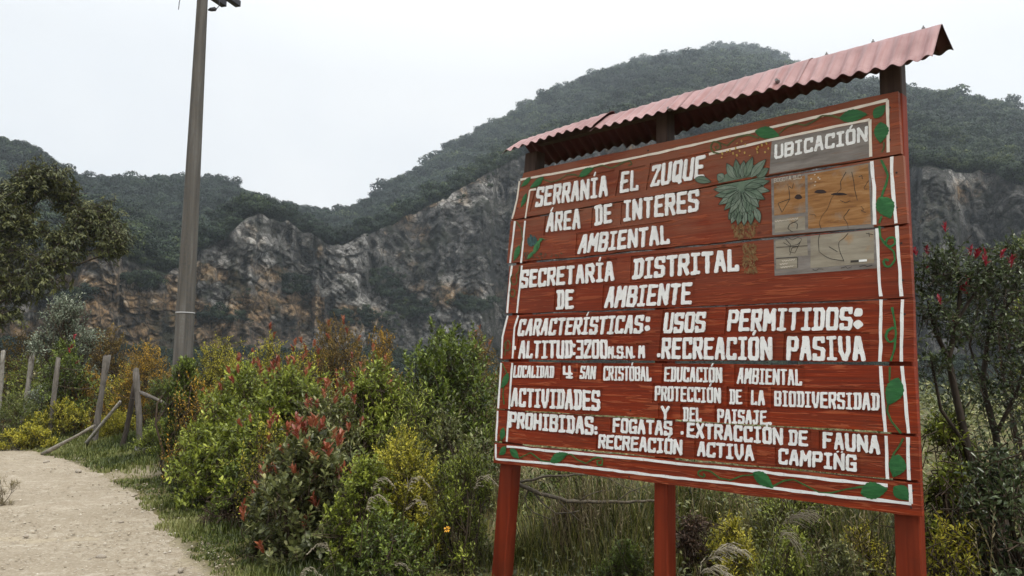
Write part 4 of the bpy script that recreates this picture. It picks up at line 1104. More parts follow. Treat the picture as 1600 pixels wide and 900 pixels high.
def build_paintings():
    def lm(nm, lo, hi):
        t = NT(nm); n = t.noise(t.coord(), 24, 5, .6); return t.done(t.ramp(n, [(0.3, lo), (0.7, hi)]), .7)
    mts = [lm("sage_paint", (0.12, 0.165, 0.125), (0.21, 0.26, 0.205)), lm("dark_sage_paint", (0.085, 0.13, 0.09), (0.15, 0.205, 0.15))]
    c = (1159, 295)
    up = [((1136, 255), .055), ((1150, 248), .052), ((1163, 251), .055), ((1177, 245), .06), ((1198, 249), .06), ((1202, 263), .06), ((1121, 273), .06), ((1112, 285), .05)]
    lo = [((1115, 296), .055), ((1117, 307), .055), ((1123, 320), .06), ((1132, 329), .06), ((1141, 335), .06), ((1148, 343), .06), ((1160, 343), .06), ((1174, 338), .06), ((1187, 325), .06), ((1196, 312), .06), ((1204, 299), .055), ((1204, 283), .055), ((1128, 288), .05), ((1192, 290), .05), ((1143, 320), .05), ((1172, 322), .05)]
    skirt = [((1150, 328), (1143, 350), .045), ((1157, 330), (1153, 352), .045), ((1164, 330), (1163, 353), .045), ((1172, 328), (1174, 352), .045), ((1180, 325), (1188, 349), .045), ((1147, 322), (1139, 344), .045)]
    def put(items, par, keep):
        for mi in (0, 1):
            mb, ln = MB(), MB()
            for i, it in enumerate(items):
                if i % 2 != mi: continue
                b, tip, w = it if len(it) == 3 else ((c[0] + (it[0][0] - c[0]) * .12, c[1] + (it[0][1] - c[1]) * .12), it[0], it[1])
                # keep each plank's share of a leaf on that plank
                b2, t2 = keep(b, tip)
                if b2 is None: continue
                sign_leaf(mb, b2, t2, w, off=.0022 + .0006 * (i % 5)); leaf_edge(ln, b2, t2, w, .0050 + .0006 * (i % 5))
            if mb.v: o = mb.build("painted_plant", mts[mi], par); ln.build("leaf_veins", plain("vein_paint", (0.025, 0.04, 0.03), .7), par)
    def seam(x): return 290.5 + (x - 1112) * (272.5 - 290.5) / (1204 - 1112)     # the joint between the two upper planks
    def upper(b, t):
        yb = seam(b[0]) - 2.2
        if t[1] > seam(t[0]) - 2: return None, None
        if b[1] > yb:
            k = (seam(b[0]) - 3 - t[1]) / (b[1] - t[1]); b = (t[0] + (b[0] - t[0]) * k, t[1] + (b[1] - t[1]) * k)
        return b, t
    def lower(b, t):
        return (b, t) if t[1] > seam(t[0]) + 3 and b[1] > seam(b[0]) + 3 else (((b[0], max(b[1], seam(b[0]) + 5)), t) if t[1] > seam(t[0]) + 4 else (None, None))
    mb = MB(); poly(mb, [(1120, 291), (1196, 276), (1192, 300), (1180, 330), (1150, 335), (1130, 312)], .0016); mb.build("painted_plant", mts[1], PLANKS[1])
    mb = MB(); poly(mb, [(1122, 286.5), (1130, 275), (1150, 262), (1180, 258), (1196, 264), (1198, 271.5)], .0016); mb.build("painted_plant", mts[1], PLANKS[0])
    put(up, PLANKS[0], upper); put(lo, PLANKS[1], lower); put(skirt, PLANKS[1], lambda b, t: (b, t))
    t = NT("dry_leaf_paint"); n = t.noise(t.coord(), 45, 5, .7, 1.0); TR = t.done(t.ramp(n, [(0.35, (0.11, 0.075, 0.035)), (0.5, (0.19, 0.10, 0.04)), (0.65, (0.26, 0.17, 0.08))]), .8)
    for pl, (xa, xb, ya, yb), par in ((0, (1143, 1184, 350, 370), PLANKS[1]), (1, (1162, 1182, 380, 424), PLANKS[2])):
        mb = MB()
        for i in range(150 if pl else 120):
            f = rng.random(); x = xa + (xb - xa) * rng.random(); y = ya + (yb - ya) * f ** 1.15 - (0 if pl else (x - xa) * .06)
            if not pl: x = 1164 + (x - 1164) * (1 - .28 * f)
            ribbon(mb, [(x, y), (x + rng.normal(0, 2.2), y + rng.uniform(2.5, 6))], .006, off=.0022 + .0004 * (i % 6), step=.006, jit=.3, depth=.0003)
        mb.build("painted_trunk", TR, par)
    mb = MB()
    for (x, y) in ((1129, 240), (1136, 237), (1141, 235.5), (1150, 232), (1156, 236), (1152, 224), (1159, 220.5), (1165, 226), (1128, 246), (1146, 240), (1164, 239), (1183, 233), (1185, 230), (1191, 227), (1198, 224), (1201, 232), (1184, 238), (1172, 243), (1152, 243), (1196, 238)):
        ribbon(mb, [(x - 1.1, y + .6), (x + 1.1, y - .5)], .011, off=.0042, step=.004, jit=.3, depth=.001)
    mb.build("painted_flowers", plain("yellow_paint", (0.42, 0.27, 0.07), .6, .3, 60), PLANKS[0])
    # small bird over a twig
    B = MB(); Z = lambda x, y: (780 + x / 3.917, 250 + y / 3.913)
    for a, b, w in (((205, 530), (175, 470), .05), ((215, 525), (190, 452), .05), ((230, 520), (215, 462), .045)): sign_leaf(B, Z(*a), Z(*b), w, .003)
    B.build("painted_bird_wing", plain("teal_paint", (0.03, 0.075, 0.075), .6, .5, 60), PLANKS[1])
    B = MB()
    for a, b, w in (((250, 490), (205, 580), .055), ((212, 560), (170, 608), .035), ((242, 500), (272, 480), .032), ((268, 484), (285, 490), .008)): sign_leaf(B, Z(*a), Z(*b), w, .0042)
    B.build("painted_bird", plain("bird_green_paint", (0.04, 0.15, 0.05), .6, .5, 50), PLANKS[1])
    B = MB()
    for i in range(46):
        x, y = rng.uniform(150, 380), rng.normal(578, 14); ribbon(B, [Z(x, y), Z(x + rng.normal(0, 8), y + rng.normal(0, 9))], .006, off=.003, step=.004, depth=.0006)
    B.build("painted_twig", plain("twig_paint", (0.06, 0.06, 0.035), .7, .4, 40), PLANKS[1])
build_paintings()

# posts: front faces from the photo, run down into the ground
def build_posts():
    off = -0.0375
    for (bl, br, tl, tr, vt, dp) in (((767, 900), (787, 900), (820, 240), (838, 240), 3.15, .10), ((1021, 900), (1043, 900), (1025, 185), (1042, 185), 3.21, .10), ((1400, 900), (1441, 900), (1372.5, 105), (1407, 105), 3.22, .085)):
        def line(p, q):
            a, b = SP(*p, off), SP(*q, off)
            return lambda v: a[0] + (b[0] - a[0]) * (v - a[1]) / (b[1] - a[1])
        fl, fr = line(bl, tl), line(br, tr)
        y0 = -off; y1 = y0 + dp
        def shaft(z0, z1):
            mb = MB(); zs = np.linspace(z0, z1, 12); c = .006
            rings = []
            for z in zs:
                a, b = fl(z), fr(z); w = .0025 * float(vnoise(z * 3, bl[0], 0)); a += w; b += w
                rings.append([(a + c, y0, z), (b - c, y0, z), (b, y0 + c, z), (b, y1 - c, z), (b - c, y1, z), (a + c, y1, z), (a, y1 - c, z), (a, y0 + c, z)])
            vs = sum(rings, []); n = 8
            fs = [(i * n + k, i * n + (k + 1) % n, (i + 1) * n + (k + 1) % n, (i + 1) * n + k) for i in range(len(zs) - 1) for k in range(n)] + [tuple(range(n))[::-1], tuple((len(zs) - 1) * n + k for k in range(n))]
            return mb.add(vs, fs)
        zsplit = 3.0
        o = shaft(-0.35, zsplit).build("post", POSTM, SIGN)
        if zsplit < vt: shaft(zsplit, vt).build("post_head", SHADE_BEAM_M, o)  # top of the post, shadow under the roof put into its colour

build_posts()

# roof: four overlapping corrugated sheets folded over a ridge, with capped screws
def build_roof():
    def rm(nm, lo, hi):
        t = NT(nm); n = t.noise(t.coord(), 5, 6, .6); n2 = t.noise(t.coord(scale=(60, 3, 3)), 1, 3)
        c = t.ramp(n, [(0.3, lo), (0.7, hi)]); c = t.mix(t.ramp(n2, [(0.5, 0.0), (0.7, .5)]), c, (0.22, 0.075, 0.065))
        n3 = t.noise(t.coord(scale=(14, 2, 2)), 1, 6, .7); c = t.mix(t.ramp(n3, [(0.56, 0.0), (0.72, .45)]), c, (0.12, 0.075, 0.065))
        return t.done(c, 0.42)
    PINK = rm("faded_red_sheet", (0.235, 0.125, 0.12), (0.37, 0.222, 0.215)); UNDER = plain("maroon_underside", (0.06, 0.018, 0.020), .7, .25, 6)
    ucen = 1.45; per = .078
    sheets = [(-2.615, -1.80, 3.262, 3.305, .012), (-1.845, -1.185, 3.292, 3.314, .0), (-1.21, -.475, 3.303, 3.321, .004), (-.50, .165, 3.312, 3.318, .008)]
    for k, (u0, u1, z0, z1, lift) in enumerate(sheets):
        nu = int((u1 - u0) / .006); us = np.linspace(u0, u1, nu)
        prof = [(-.215, -.205), (-.19, -.18), (-.12, -.108), (-.05, -.035), (-.022, -.010), (0, 0), (.022, -.008), (.05, -.022), (.14, -.060), (.22, -.094), (.285, -.122)]
        cy_ = .09
        amp = [1, 1, 1, .75, .2, .08, .2, .75, 1, 1, 1]
        V, n = [], len(prof)
        for sgn in (1, 0):
            for i, u in enumerate(us):
                zr = z0 + (z1 - z0) * i / (nu - 1) + lift
                w = .0095 * math.cos(2 * math.pi * u / per + .4 * k)
                drop = 0
                fd = np.interp(u, [-2.6, -2.08, -1.85, -1.23, -.475, 0, .17], [.135, .128, .146, .165, .208, .236, .232]) / .205
                bd = np.interp(u, [-2.6, -1.6, -.9, -.35, .17], [.150, .168, .132, .095, .062]) / .122
                for (py, pz), am in zip(prof, amp):
                    pz = pz * (fd if py < 0 else bd); py = py if py < 0 else py * .75
                    rag = .006 * float(vnoise(u * 9, k, 1)) if abs(py) > .2 else 0
                    z = zr + pz * (1 + (rag)) + (drop * (-py / .2) if py < 0 else 0) + w * am
                    V.append((u + ucen, cy_ + py * (1 + rag * 3) - .25 * w * am * (1 if py < 0 else -1), z - (0 if sgn else .0018)))
        N = nu * n; Fs, ms = [], []
        for i in range(nu - 1):
            for j in range(n - 1):
                a = i * n + j; Fs.append((a, a + n, a + n + 1, a + 1)); ms.append(0)
                b = a + N; Fs.append((b, b + 1, b + n + 1, b + n)); ms.append(1)
        for i in range(nu - 1):
            for j in (0, n - 1):
                a = i * n + j; Fs.append((a, a + n, a + n + N, a + N)); ms.append(0)
        for j in range(n - 1):
            for i in (0, nu - 1):
                a = i * n + j; Fs.append((a, a + 1, a + 1 + N, a + N)); ms.append(0)
        mb = MB(); mb.v = V; mb.f = Fs
        o = mb.build("roof_sheet", [PINK, UNDER], SIGN, smooth=False)
        for p, mi in zip(o.data.polygons, ms): p.material_index = mi; p.use_smooth = True
        # screws with washers
        SM = plain("zinc_screw", (0.16, 0.15, 0.15), .4, .2)
        for u in np.arange(u0 + .1, u1 - .03, .24):
            zr = z0 + (z1 - z0) * (u - u0) / (u1 - u0) + lift
            s = MB(); s.tube([(u + ucen, cy_, zr - .005), (u + ucen, cy_, zr + .006)], [.011, .008], 8); s.tube([(u + ucen, cy_, zr + .0055), (u + ucen, cy_, zr + .016)], [.004, .003], 6)
            s.build("screw", SM, o)
        if k in (1, 2):
            u = u1 - .09 if k == 1 else u1 - .13; zr = z1 - .16
            s = MB(); s.tube([(u + ucen, cy_ - .165, zr + .012), (u + ucen, cy_ - .19, zr + .016)], [.013, .009], 8); s.build("screw", SM, o)
    # timber ridge beam and two battens carrying the sheets
    mb = MB(); mb.box(-2.45 + ucen, .03 + ucen, .062, .118, 3.205, 3.262); mb.build("ridge_beam", SHADE_BEAM_M, SIGN)
build_roof()
# ------------------------------------------------------------------ plants
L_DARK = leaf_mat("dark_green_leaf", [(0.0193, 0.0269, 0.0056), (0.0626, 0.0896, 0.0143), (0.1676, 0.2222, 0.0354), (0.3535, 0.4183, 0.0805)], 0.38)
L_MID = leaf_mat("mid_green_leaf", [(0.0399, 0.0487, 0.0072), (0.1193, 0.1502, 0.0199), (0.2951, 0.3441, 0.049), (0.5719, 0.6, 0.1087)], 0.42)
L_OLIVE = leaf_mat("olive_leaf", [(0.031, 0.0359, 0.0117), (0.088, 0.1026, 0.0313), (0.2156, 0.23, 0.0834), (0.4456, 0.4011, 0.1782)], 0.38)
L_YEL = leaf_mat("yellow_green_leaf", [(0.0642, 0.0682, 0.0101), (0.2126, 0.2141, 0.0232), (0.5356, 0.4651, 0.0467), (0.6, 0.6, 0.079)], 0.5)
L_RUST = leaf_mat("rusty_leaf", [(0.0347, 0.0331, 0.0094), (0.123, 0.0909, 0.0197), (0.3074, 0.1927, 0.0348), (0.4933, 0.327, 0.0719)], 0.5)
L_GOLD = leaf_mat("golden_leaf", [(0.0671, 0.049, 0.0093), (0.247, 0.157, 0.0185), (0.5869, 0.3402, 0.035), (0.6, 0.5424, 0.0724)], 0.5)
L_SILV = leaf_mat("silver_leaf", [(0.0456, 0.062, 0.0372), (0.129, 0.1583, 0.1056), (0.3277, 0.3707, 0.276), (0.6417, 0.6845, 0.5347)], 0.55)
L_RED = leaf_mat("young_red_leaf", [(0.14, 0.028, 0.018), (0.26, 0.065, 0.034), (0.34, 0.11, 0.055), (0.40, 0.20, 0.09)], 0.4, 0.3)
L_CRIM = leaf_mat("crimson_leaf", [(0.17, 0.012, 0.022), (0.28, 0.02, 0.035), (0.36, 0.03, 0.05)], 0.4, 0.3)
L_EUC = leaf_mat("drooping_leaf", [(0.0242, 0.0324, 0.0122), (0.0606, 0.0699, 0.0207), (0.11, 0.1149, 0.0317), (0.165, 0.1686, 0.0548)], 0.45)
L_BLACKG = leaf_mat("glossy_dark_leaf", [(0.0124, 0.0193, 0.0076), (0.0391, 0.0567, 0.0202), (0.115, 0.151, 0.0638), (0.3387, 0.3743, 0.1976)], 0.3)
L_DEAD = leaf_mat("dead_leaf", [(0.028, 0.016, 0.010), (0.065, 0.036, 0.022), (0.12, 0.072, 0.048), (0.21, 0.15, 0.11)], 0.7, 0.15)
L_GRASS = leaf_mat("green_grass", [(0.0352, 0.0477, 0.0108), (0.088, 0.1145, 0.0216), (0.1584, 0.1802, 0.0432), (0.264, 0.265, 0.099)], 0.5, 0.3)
L_DRYG = leaf_mat("dry_grass", [(0.072, 0.0576, 0.0264), (0.156, 0.126, 0.06), (0.264, 0.216, 0.114), (0.432, 0.372, 0.228)], 0.6, 0.25)
L_RANK = leaf_mat("rank_green_grass", [(0.0231, 0.0292, 0.0065), (0.0795, 0.0918, 0.0168), (0.22, 0.2228, 0.045), (0.4604, 0.4018, 0.1186)], 0.5, 0.3)
L_PLUME = leaf_mat("pale_plume", [(0.30, 0.25, 0.16), (0.42, 0.37, 0.27), (0.55, 0.50, 0.40)], 0.7, 0.3)
STEM = plain("brown_twig", (0.055, 0.038, 0.024), 0.8, 0.35, 20)
STEMG = plain("grey_twig", (0.11, 0.095, 0.075), 0.8, 0.35, 20)
BARKD = plain("dark_bark", (0.040, 0.030, 0.022), 0.85, 0.4, 14, 0.4)

def curve_pts(a, b, sag, n=6):
    a, b = np.array(a, float), np.array(b, float); t = np.linspace(0, 1, n)[:, None]
    s = rng.normal(size=3) * sag * np.linalg.norm(b - a)
    return a * (1 - t) + b * t + np.sin(np.pi * t) * s

def shrub(name, label, base, lumps, L, W, leafm, ntw, nleaf, group=None, cat="shrub", mode="mid", twl=.35, up=.55, lean=.6, stemm=None, stem_r=.012,
          droop=0.0, tip=None, roots=None, trunk=None, parts=("foliage", "stem")):
    """lumps: (centre xyz, radii xyz, weight). Twigs fill the lumps; leaves sit round each twig. tip = (material, share, length, width, per tip)"""
    base = np.array(base, float); stemm = stemm or STEM
    root = empty(name, base); tag(root, label, cat, group)
    W8 = np.array([l[2] for l in lumps], float); W8 /= W8.sum()
    TP, TD, TB = [], [], []
    sb = MB()
    roots = roots if roots is not None else [base + np.array([rng.normal(0, .06), rng.normal(0, .06), -.05]) for _ in range(3)]
    for (c, r, w), share in zip(lumps, W8):
        c, r = np.array(c, float), np.array(r, float) * np.ones(3)
        n = max(4, int(ntw * share))
        d = nrm(rng.normal(size=(n, 3)) + np.array([0, 0, up * .7]))
        rad = (rng.uniform(.35, 1.0, (n, 1)) ** .45) * (1 + .16 * rng.normal(size=(n, 1)))
        p = c + d * r * rad
        dirs = nrm(d * lean + np.array([0, 0, up]) + rng.normal(size=(n, 3)) * .38)
        ln = twl * rng.uniform(.6, 1.25, (n, 1))
        TP.append(p); TD.append(dirs); TB.append(p - dirs * ln)
        if trunk is None:
            src = roots[int(rng.integers(len(roots)))]
            P = curve_pts(src, c - np.array([0, 0, r[2] * .25]), .10, 6); sb.tube(P, np.linspace(stem_r * 1.6, stem_r * .7, 6), 5, False)
            for q in range(int(4 + 3 * share * len(lumps))):
                k = int(rng.integers(n)); sb.tube(curve_pts(P[int(rng.integers(2, 6))], TB[-1][k], .12, 5), np.linspace(stem_r * .7, stem_r * .3, 5), 4, False)
    TP, TD, TB = np.concatenate(TP), np.concatenate(TD), np.concatenate(TB)
    if trunk:
        for P, R in trunk: sb.tube(P, R, 7, True)
    z0 = base[2] - .02
    ok = TP[:, 2] > z0 + .03
    TP, TD, TB = TP[ok], TD[ok], TB[ok]; TB[:, 2] = np.maximum(TB[:, 2], z0)
    n = len(TP)
    tV, tF = prisms(TB, TP, stem_r * .35, stem_r * .16, 3)
    s0 = len(sb.v); sv = np.array(sb.v) if sb.v else np.zeros((0, 3))
    sq = np.array([f for f in sb.f if len(f) == 4]).reshape(-1, 4)
    SV = np.concatenate([sv, tV]); SF = np.concatenate([sq, tF + s0]).astype(int)
    arr_mesh(parts[1], SV, [SF], stemm, root, origin=base, smooth=True)
    # leaves in spirals along the twigs
    k = nleaf; j = np.arange(k)
    t = .22 + .78 * (j + rng.random((n, k)) * .8) / k
    pos = TB[:, None] + (TP - TB)[:, None] * t[..., None]
    ref = nrm(np.cross(TD, rng.normal(size=(n, 3)))); bin_ = np.cross(TD, ref)
    an = j[None] * 2.4 + rng.uniform(0, 6.28, (n, 1)) + rng.normal(size=(n, k)) * .3
    radial = np.cos(an)[..., None] * ref[:, None] + np.sin(an)[..., None] * bin_[:, None]
    openv = (1.15 - .75 * t)[..., None]
    d = nrm(radial * openv + TD[:, None] * .75 + np.array([0, 0, -droop]) + rng.normal(size=(n, k, 3)) * .18)
    upv = TD[:, None] * .8 + np.array([0, 0, .55]) + rng.normal(size=(n, k, 3)) * .22
    sz = rng.uniform(.65, 1.15, (n, k)) * (1 - .25 * (t - .5))
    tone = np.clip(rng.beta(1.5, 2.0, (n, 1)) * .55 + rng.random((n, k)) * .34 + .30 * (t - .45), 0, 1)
    f3 = lambda a: a.reshape(-1, *a.shape[2:])
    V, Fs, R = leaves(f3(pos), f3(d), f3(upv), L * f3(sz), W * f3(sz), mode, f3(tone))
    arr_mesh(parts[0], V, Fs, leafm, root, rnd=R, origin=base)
    if tip is not None:
        tm, share, tl, tw, per = tip
        hi = TP[:, 2] + rng.normal(size=n) * 1.5 * np.std(TP[:, 2]); kk = np.argsort(-hi)[:max(1, int(n * share * 1.6))]
        kk = rng.permutation(kk)[:max(1, int(n * share))]
        if len(kk):
            m_ = len(kk); j = np.arange(per)
            D0 = nrm(TD[kk] * .6 + np.array([0, 0, .8]))
            t = (j + rng.random((m_, per)) * .6) / per * tl * 1.1
            pos = TP[kk][:, None] + D0[:, None] * t[..., None]
            ref = nrm(np.cross(D0, rng.normal(size=(m_, 3)))); bin_ = np.cross(D0, ref)
            an = j[None] * 2.4 + rng.uniform(0, 6.28, (m_, 1)); radial = np.cos(an)[..., None] * ref[:, None] + np.sin(an)[..., None] * bin_[:, None]
            d = nrm(radial * .55 + D0[:, None] + rng.normal(size=(m_, per, 3)) * .12)
            sz = rng.uniform(.7, 1.15, (m_, per))
            V, Fs, R = leaves(f3(pos), f3(d), f3(radial * -.4 + D0[:, None] * .2), tl * f3(sz), tw * f3(sz), mode, np.repeat(rng.random(m_) * .6, per) + rng.random(m_ * per) * .4)
            arr_mesh("young_leaves", V, Fs, tm, root, rnd=R, origin=base)
    return root

def mass(px, top, dist, wpx, nl=7, depth=None, flat=.9, bottom=.12):
    """a rounded mass of lumps standing at that distance, with its top at that height"""
    P = at_dist(px, top, dist); b = P.copy(); b[2] = float(gz(np.array(b[0]), np.array(b[1]))); H = P[2] - b[2]
    w = wpx * dist / F / 2; dep = depth or w
    dirv = b[:2] / np.linalg.norm(b[:2]); side = np.array([dirv[1], -dirv[0]])
    lumps = []
    ph = rng.uniform(0, 6.28)
    for i in range(nl):
        h = 1 if i == 0 else bottom + (1 - bottom) * ((i - .5 + rng.uniform(-.4, .4)) / nl) ** .8
        wide = math.sqrt(max(.25, 1 - max(0, h - .45) ** 2 * 2.2))
        r = rng.uniform(.36, .54) * min(w, H * .75)
        rz = r * flat
        z = max(.04, h * H - rz * .95)
        an = ph + i * 2.4; q = math.sqrt((i % 5 + .5) / 5)
        o = side * math.cos(an) * q * max(0, w * wide - r * .7) + dirv * math.sin(an) * q * max(0, dep * wide - r * .7)
        if i == 0: o = o * .25
        lumps.append(((b[0] + o[0], b[1] + o[1], b[2] + z), (r, r, rz), r * r))
    return b, lumps

def S(name, label, px, top, dist, wpx, L, W, m_, ntw, nleaf, nl=7, **kw):
    kind = kw.pop('kind', None)
    mk = {k: kw.pop(k) for k in ("depth", "flat", "bottom") if k in kw}
    b, lu = mass(px, top, dist, wpx, nl, **mk)
    return shrub(name, label, b, lu, L, W, m_, ntw, nleaf, **kw)

RT_TIP = (L_RED, .16, .07, .03, 8)
# the near bushes beside the path, front to back
S("shrub", "nearest shrub beside the path, olive leaves with many tall orange-red shoots", 492, 655, 6.5, 200, .066, .034, L_OLIVE, 560, 11, 15, mode="near", twl=.26, stem_r=.009, tip=(L_RED, .085, .075, .032, 9), group="shrubs beside the path")
S("shrub", "small low shrub with coral-red young leaves at the edge of the verge grass", 425, 735, 6.9, 90, .06, .032, L_OLIVE, 170, 10, 8, mode="near", twl=.2, stem_r=.008, tip=(L_RED, .09, .065, .03, 8), group="shrubs beside the path")
S("shrub", "low yellow-green shrub with tiny leaves in front of the sign's left post", 635, 662, 6.3, 175, .030, .015, L_YEL, 900, 16, 15, twl=.2, stem_r=.006, up=.8, group="shrubs beside the path")
S("shrub", "bright green leafy bush between the yellow-green shrub and the red-tipped shrub", 570, 705, 5.9, 140, .042, .021, L_MID, 480, 13, 12, twl=.2, stem_r=.007, group="shrubs beside the path")
S("shrub", "thin straggly green weed bush touching the sign's left post", 725, 690, 6.0, 130, .038, .014, L_MID, 420, 12, 11, twl=.28, stem_r=.006, up=1.0, group="shrubs beside the path")
S("shrub", "dark leafy bush in the shade under the yellow-green shrub", 610, 790, 5.5, 190, .038, .018, L_DARK, 420, 12, 11, twl=.2, stem_r=.007, group="shrubs beside the path")
S("shrub", "tall dense dark green bush directly left of the signboard", 700, 503, 9.0, 225, .068, .032, L_DARK, 1300, 11, 24, mode="mid", twl=.3, up=.85, stem_r=.01, group="shrubs beside the path")
S("shrub", "dark green bush left of the tall dense one, sparse with pale old leaves", 590, 555, 8.6, 170, .066, .032, L_MID, 660, 11, 15, twl=.3, tip=(L_RED, .012, .06, .028, 7), group="shrubs beside the path")
S("shrub", "broad fresh green bush above the red-tipped shrub, a few orange shoots on top", 460, 568, 8.6, 215, .07, .033, L_MID, 1000, 12, 20, twl=.28, tip=(L_RED, .02, .07, .03, 8), group="shrubs beside the path")
S("shrub", "broad spreading green bush hanging over the verge next to the bare earth", 385, 628, 9.4, 185, .07, .034, L_MID, 850, 12, 20, depth=.6, twl=.28, tip=(L_RED, .008, .07, .03, 8), group="shrubs beside the path")
S("shrub", "glossy bush with scattered orange shoots above the broad spreading bush", 385, 560, 10.0, 165, .068, .033, L_MID, 800, 11, 15, twl=.28, tip=(L_RED, .03, .075, .032, 8), group="shrubs beside the path")
S("shrub", "low dark bush with pale veined leaves at the foot of the fresh green bush", 400, 700, 8.3, 120, .05, .026, L_DARK, 430, 11, 11, twl=.22, group="shrubs beside the path")
S("shrub", "rust-tinged round bush with orange tops behind the middle of the thicket", 525, 494, 11.4, 175, .042, .018, L_RUST, 1100, 13, 19, twl=.3, up=.8, tip=(L_RED, .008, .07, .03, 8), group="shrubs beside the path")
S("shrub", "russet bush peeping out behind the tall dense dark green bush", 752, 512, 11.8, 150, .04, .018, L_RUST, 700, 12, 10, twl=.28, tip=(L_RED, .012, .06, .025, 6), group="shrubs beside the path")
S("shrub", "yellowish feathery bush right of the rust-tinged one", 600, 512, 12.0, 120, .042, .017, L_GOLD, 620, 12, 9, twl=.32, up=.9, group="shrubs beside the path")
S("shrub", "olive-yellow bush with a crimson shoot left of the rust-tinged bush", 425, 522, 12.2, 150, .045, .02, L_YEL, 760, 12, 15, twl=.3, tip=(L_RED, .01, .07, .03, 8), group="shrubs beside the path")
S("shrub", "light yellow-green bush immediately right of the utility pole", 342, 525, 12.9, 135, .042, .019, L_YEL, 800, 12, 14, twl=.3, group="shrubs beside the path")
S("shrub", "tall narrow dark bush hiding the foot of the utility pole", 290, 556, 11.7, 72, .055, .022, L_DARK, 800, 13, 14, twl=.25, up=1.0, group="shrubs beside the path")
for (px, top, d, w, L_, W_, mt, tip, lb) in ((515, 590, 8.1, 170, .07, .026, L_OLIVE, (L_RED, .10, .07, .03, 8), "loose olive sprays with coral shoots growing through the fresh green bush"), (652, 590, 7.9, 150, .06, .016, L_MID, None, "thin narrow-leaved sprays in front of the tall dense dark green bush"),
                                          (430, 640, 8.0, 150, .035, .016, L_YEL, (L_RED, .05, .06, .026, 7), "small-leaved yellowish sprays between the broad spreading bush and the red-tipped shrub"), (565, 545, 9.8, 150, .04, .016, L_RUST, (L_RED, .04, .06, .026, 7), "thin russet sprays above the sparse green bush"),
                                          (322, 575, 11.2, 120, .045, .02, L_GOLD, None, "golden sprays right of the narrow dark bush at the pole"), (705, 620, 7.7, 150, .06, .03, L_OLIVE, None, "few-leaved olive sprays low in front of the tall dense dark green bush"), (480, 530, 10.6, 140, .05, .022, L_YEL, (L_RED, .05, .07, .03, 8), "yellow-green sprays with orange tips in front of the rust-tinged bush")):
    S("shrub", lb, px, top, d, w, L_, W_, mt, 240, 11, 12, twl=.5, up=.9, stem_r=.008, tip=tip, group="shrubs beside the path")
# behind the fence, to the left
FG = "shrubs behind the old fence"
S("shrub", "pale silver-leaved shrub, the tallest behind the fence", 108, 458, 19.5, 105, .085, .036, L_SILV, 800, 11, 12, twl=.5, stem_r=.02, group=FG)
S("shrub", "dark bush under the silver-leaved shrub with a few crimson shoots", 105, 530, 18.5, 110, .07, .03, L_DARK, 480, 11, 9, twl=.4, tip=(L_CRIM, .012, .08, .04, 7), group=FG)
S("shrub", "rusty orange bush right of the silver-leaved shrub", 172, 508, 20.5, 100, .06, .026, L_RUST, 620, 12, 10, twl=.45, stem_r=.016, group=FG)
S("shrub", "golden-brown bush just left of the utility pole", 232, 532, 17.5, 110, .05, .022, L_GOLD, 720, 12, 10, twl=.4, group=FG)
S("shrub", "brown-orange bush at the left edge above the fence posts", 40, 512, 24, 120, .07, .03, L_RUST, 560, 12, 9, twl=.5, group=FG)
S("shrub", "bright green creeper-like bush draped behind the two leftmost fence posts", 55, 543, 22.8, 150, .065, .034, L_MID, 640, 11, 11, twl=.35, droop=.4, group=FG)
S("shrub", "yellow-green bush behind the tallest fence post", 205, 566, 18.0, 110, .05, .02, L_YEL, 560, 12, 9, twl=.35, group=FG)
S("shrub", "golden bush between the leaning fence posts", 135, 572, 18.8, 95, .05, .02, L_GOLD, 480, 12, 8, twl=.35, group=FG)
S("shrub", "dark green bush behind the strut of the corner post", 255, 585, 16.6, 80, .05, .02, L_DARK, 420, 12, 8, twl=.3, group=FG)
VG = "low herbs on the verge along the fence"
for (px, top, d, w, mt, lb) in ((20, 612, 17.6, 130, L_GRASS, "low yellow-green herb clump at the left edge of the photo, under the first fence post"), (100, 622, 17.6, 110, L_YEL, "low olive herb clump under the second and third fence posts"),
                                (185, 640, 17.0, 80, L_YEL, "low yellowish herb clump round the foot of the tallest fence post"), (248, 652, 14.2, 60, L_MID, "low green herb clump at the foot of the corner post"),
                                (45, 660, 17.0, 90, L_YEL, "flat mossy herb clump on the verge nearest the path bend")):
    S("herb_clump", lb, px, top, d, w, .06, .02, mt, 420, 9, 9, twl=.22, up=.7, group=VG, cat="herbs", flat=.6, depth=.5, stem_r=.006)
# behind and below the signboard
BG = "bushes behind the signboard"
S("shrub", "shady green bush behind the board between its left and middle posts", 905, 705, 7.6, 250, .045, .018, L_DARK, 760, 11, 13, twl=.32, group=BG)
S("shrub", "dark bush behind the middle post of the board", 1075, 730, 7.2, 200, .045, .018, L_DARK, 560, 11, 11, twl=.32, group=BG)
S("shrub", "green bush behind the board just left of its right post", 1260, 745, 6.4, 240, .042, .018, L_MID, 620, 11, 12, twl=.3, group=BG)
S("shrub", "yellowish weed bush at the foot of the board's right post", 1345, 815, 5.2, 120, .03, .013, L_YEL, 330, 12, 8, twl=.22, group=BG)
S("shrub", "leafy mid-green bush beside the right post under the red-flowered tree", 1480, 640, 5.6, 110, .04, .02, L_MID, 420, 11, 9, twl=.25, group=BG)
S("shrub", "dark glossy bush in the lower right corner", 1560, 690, 4.9, 170, .045, .022, L_BLACKG, 480, 11, 10, twl=.26, group=BG)
S("shrub", "tall loose yellow-green bush at the right edge behind the red-flowered tree", 1610, 360, 8.5, 120, .05, .014, L_MID, 520, 11, 10, twl=.4, droop=.2, group=BG)
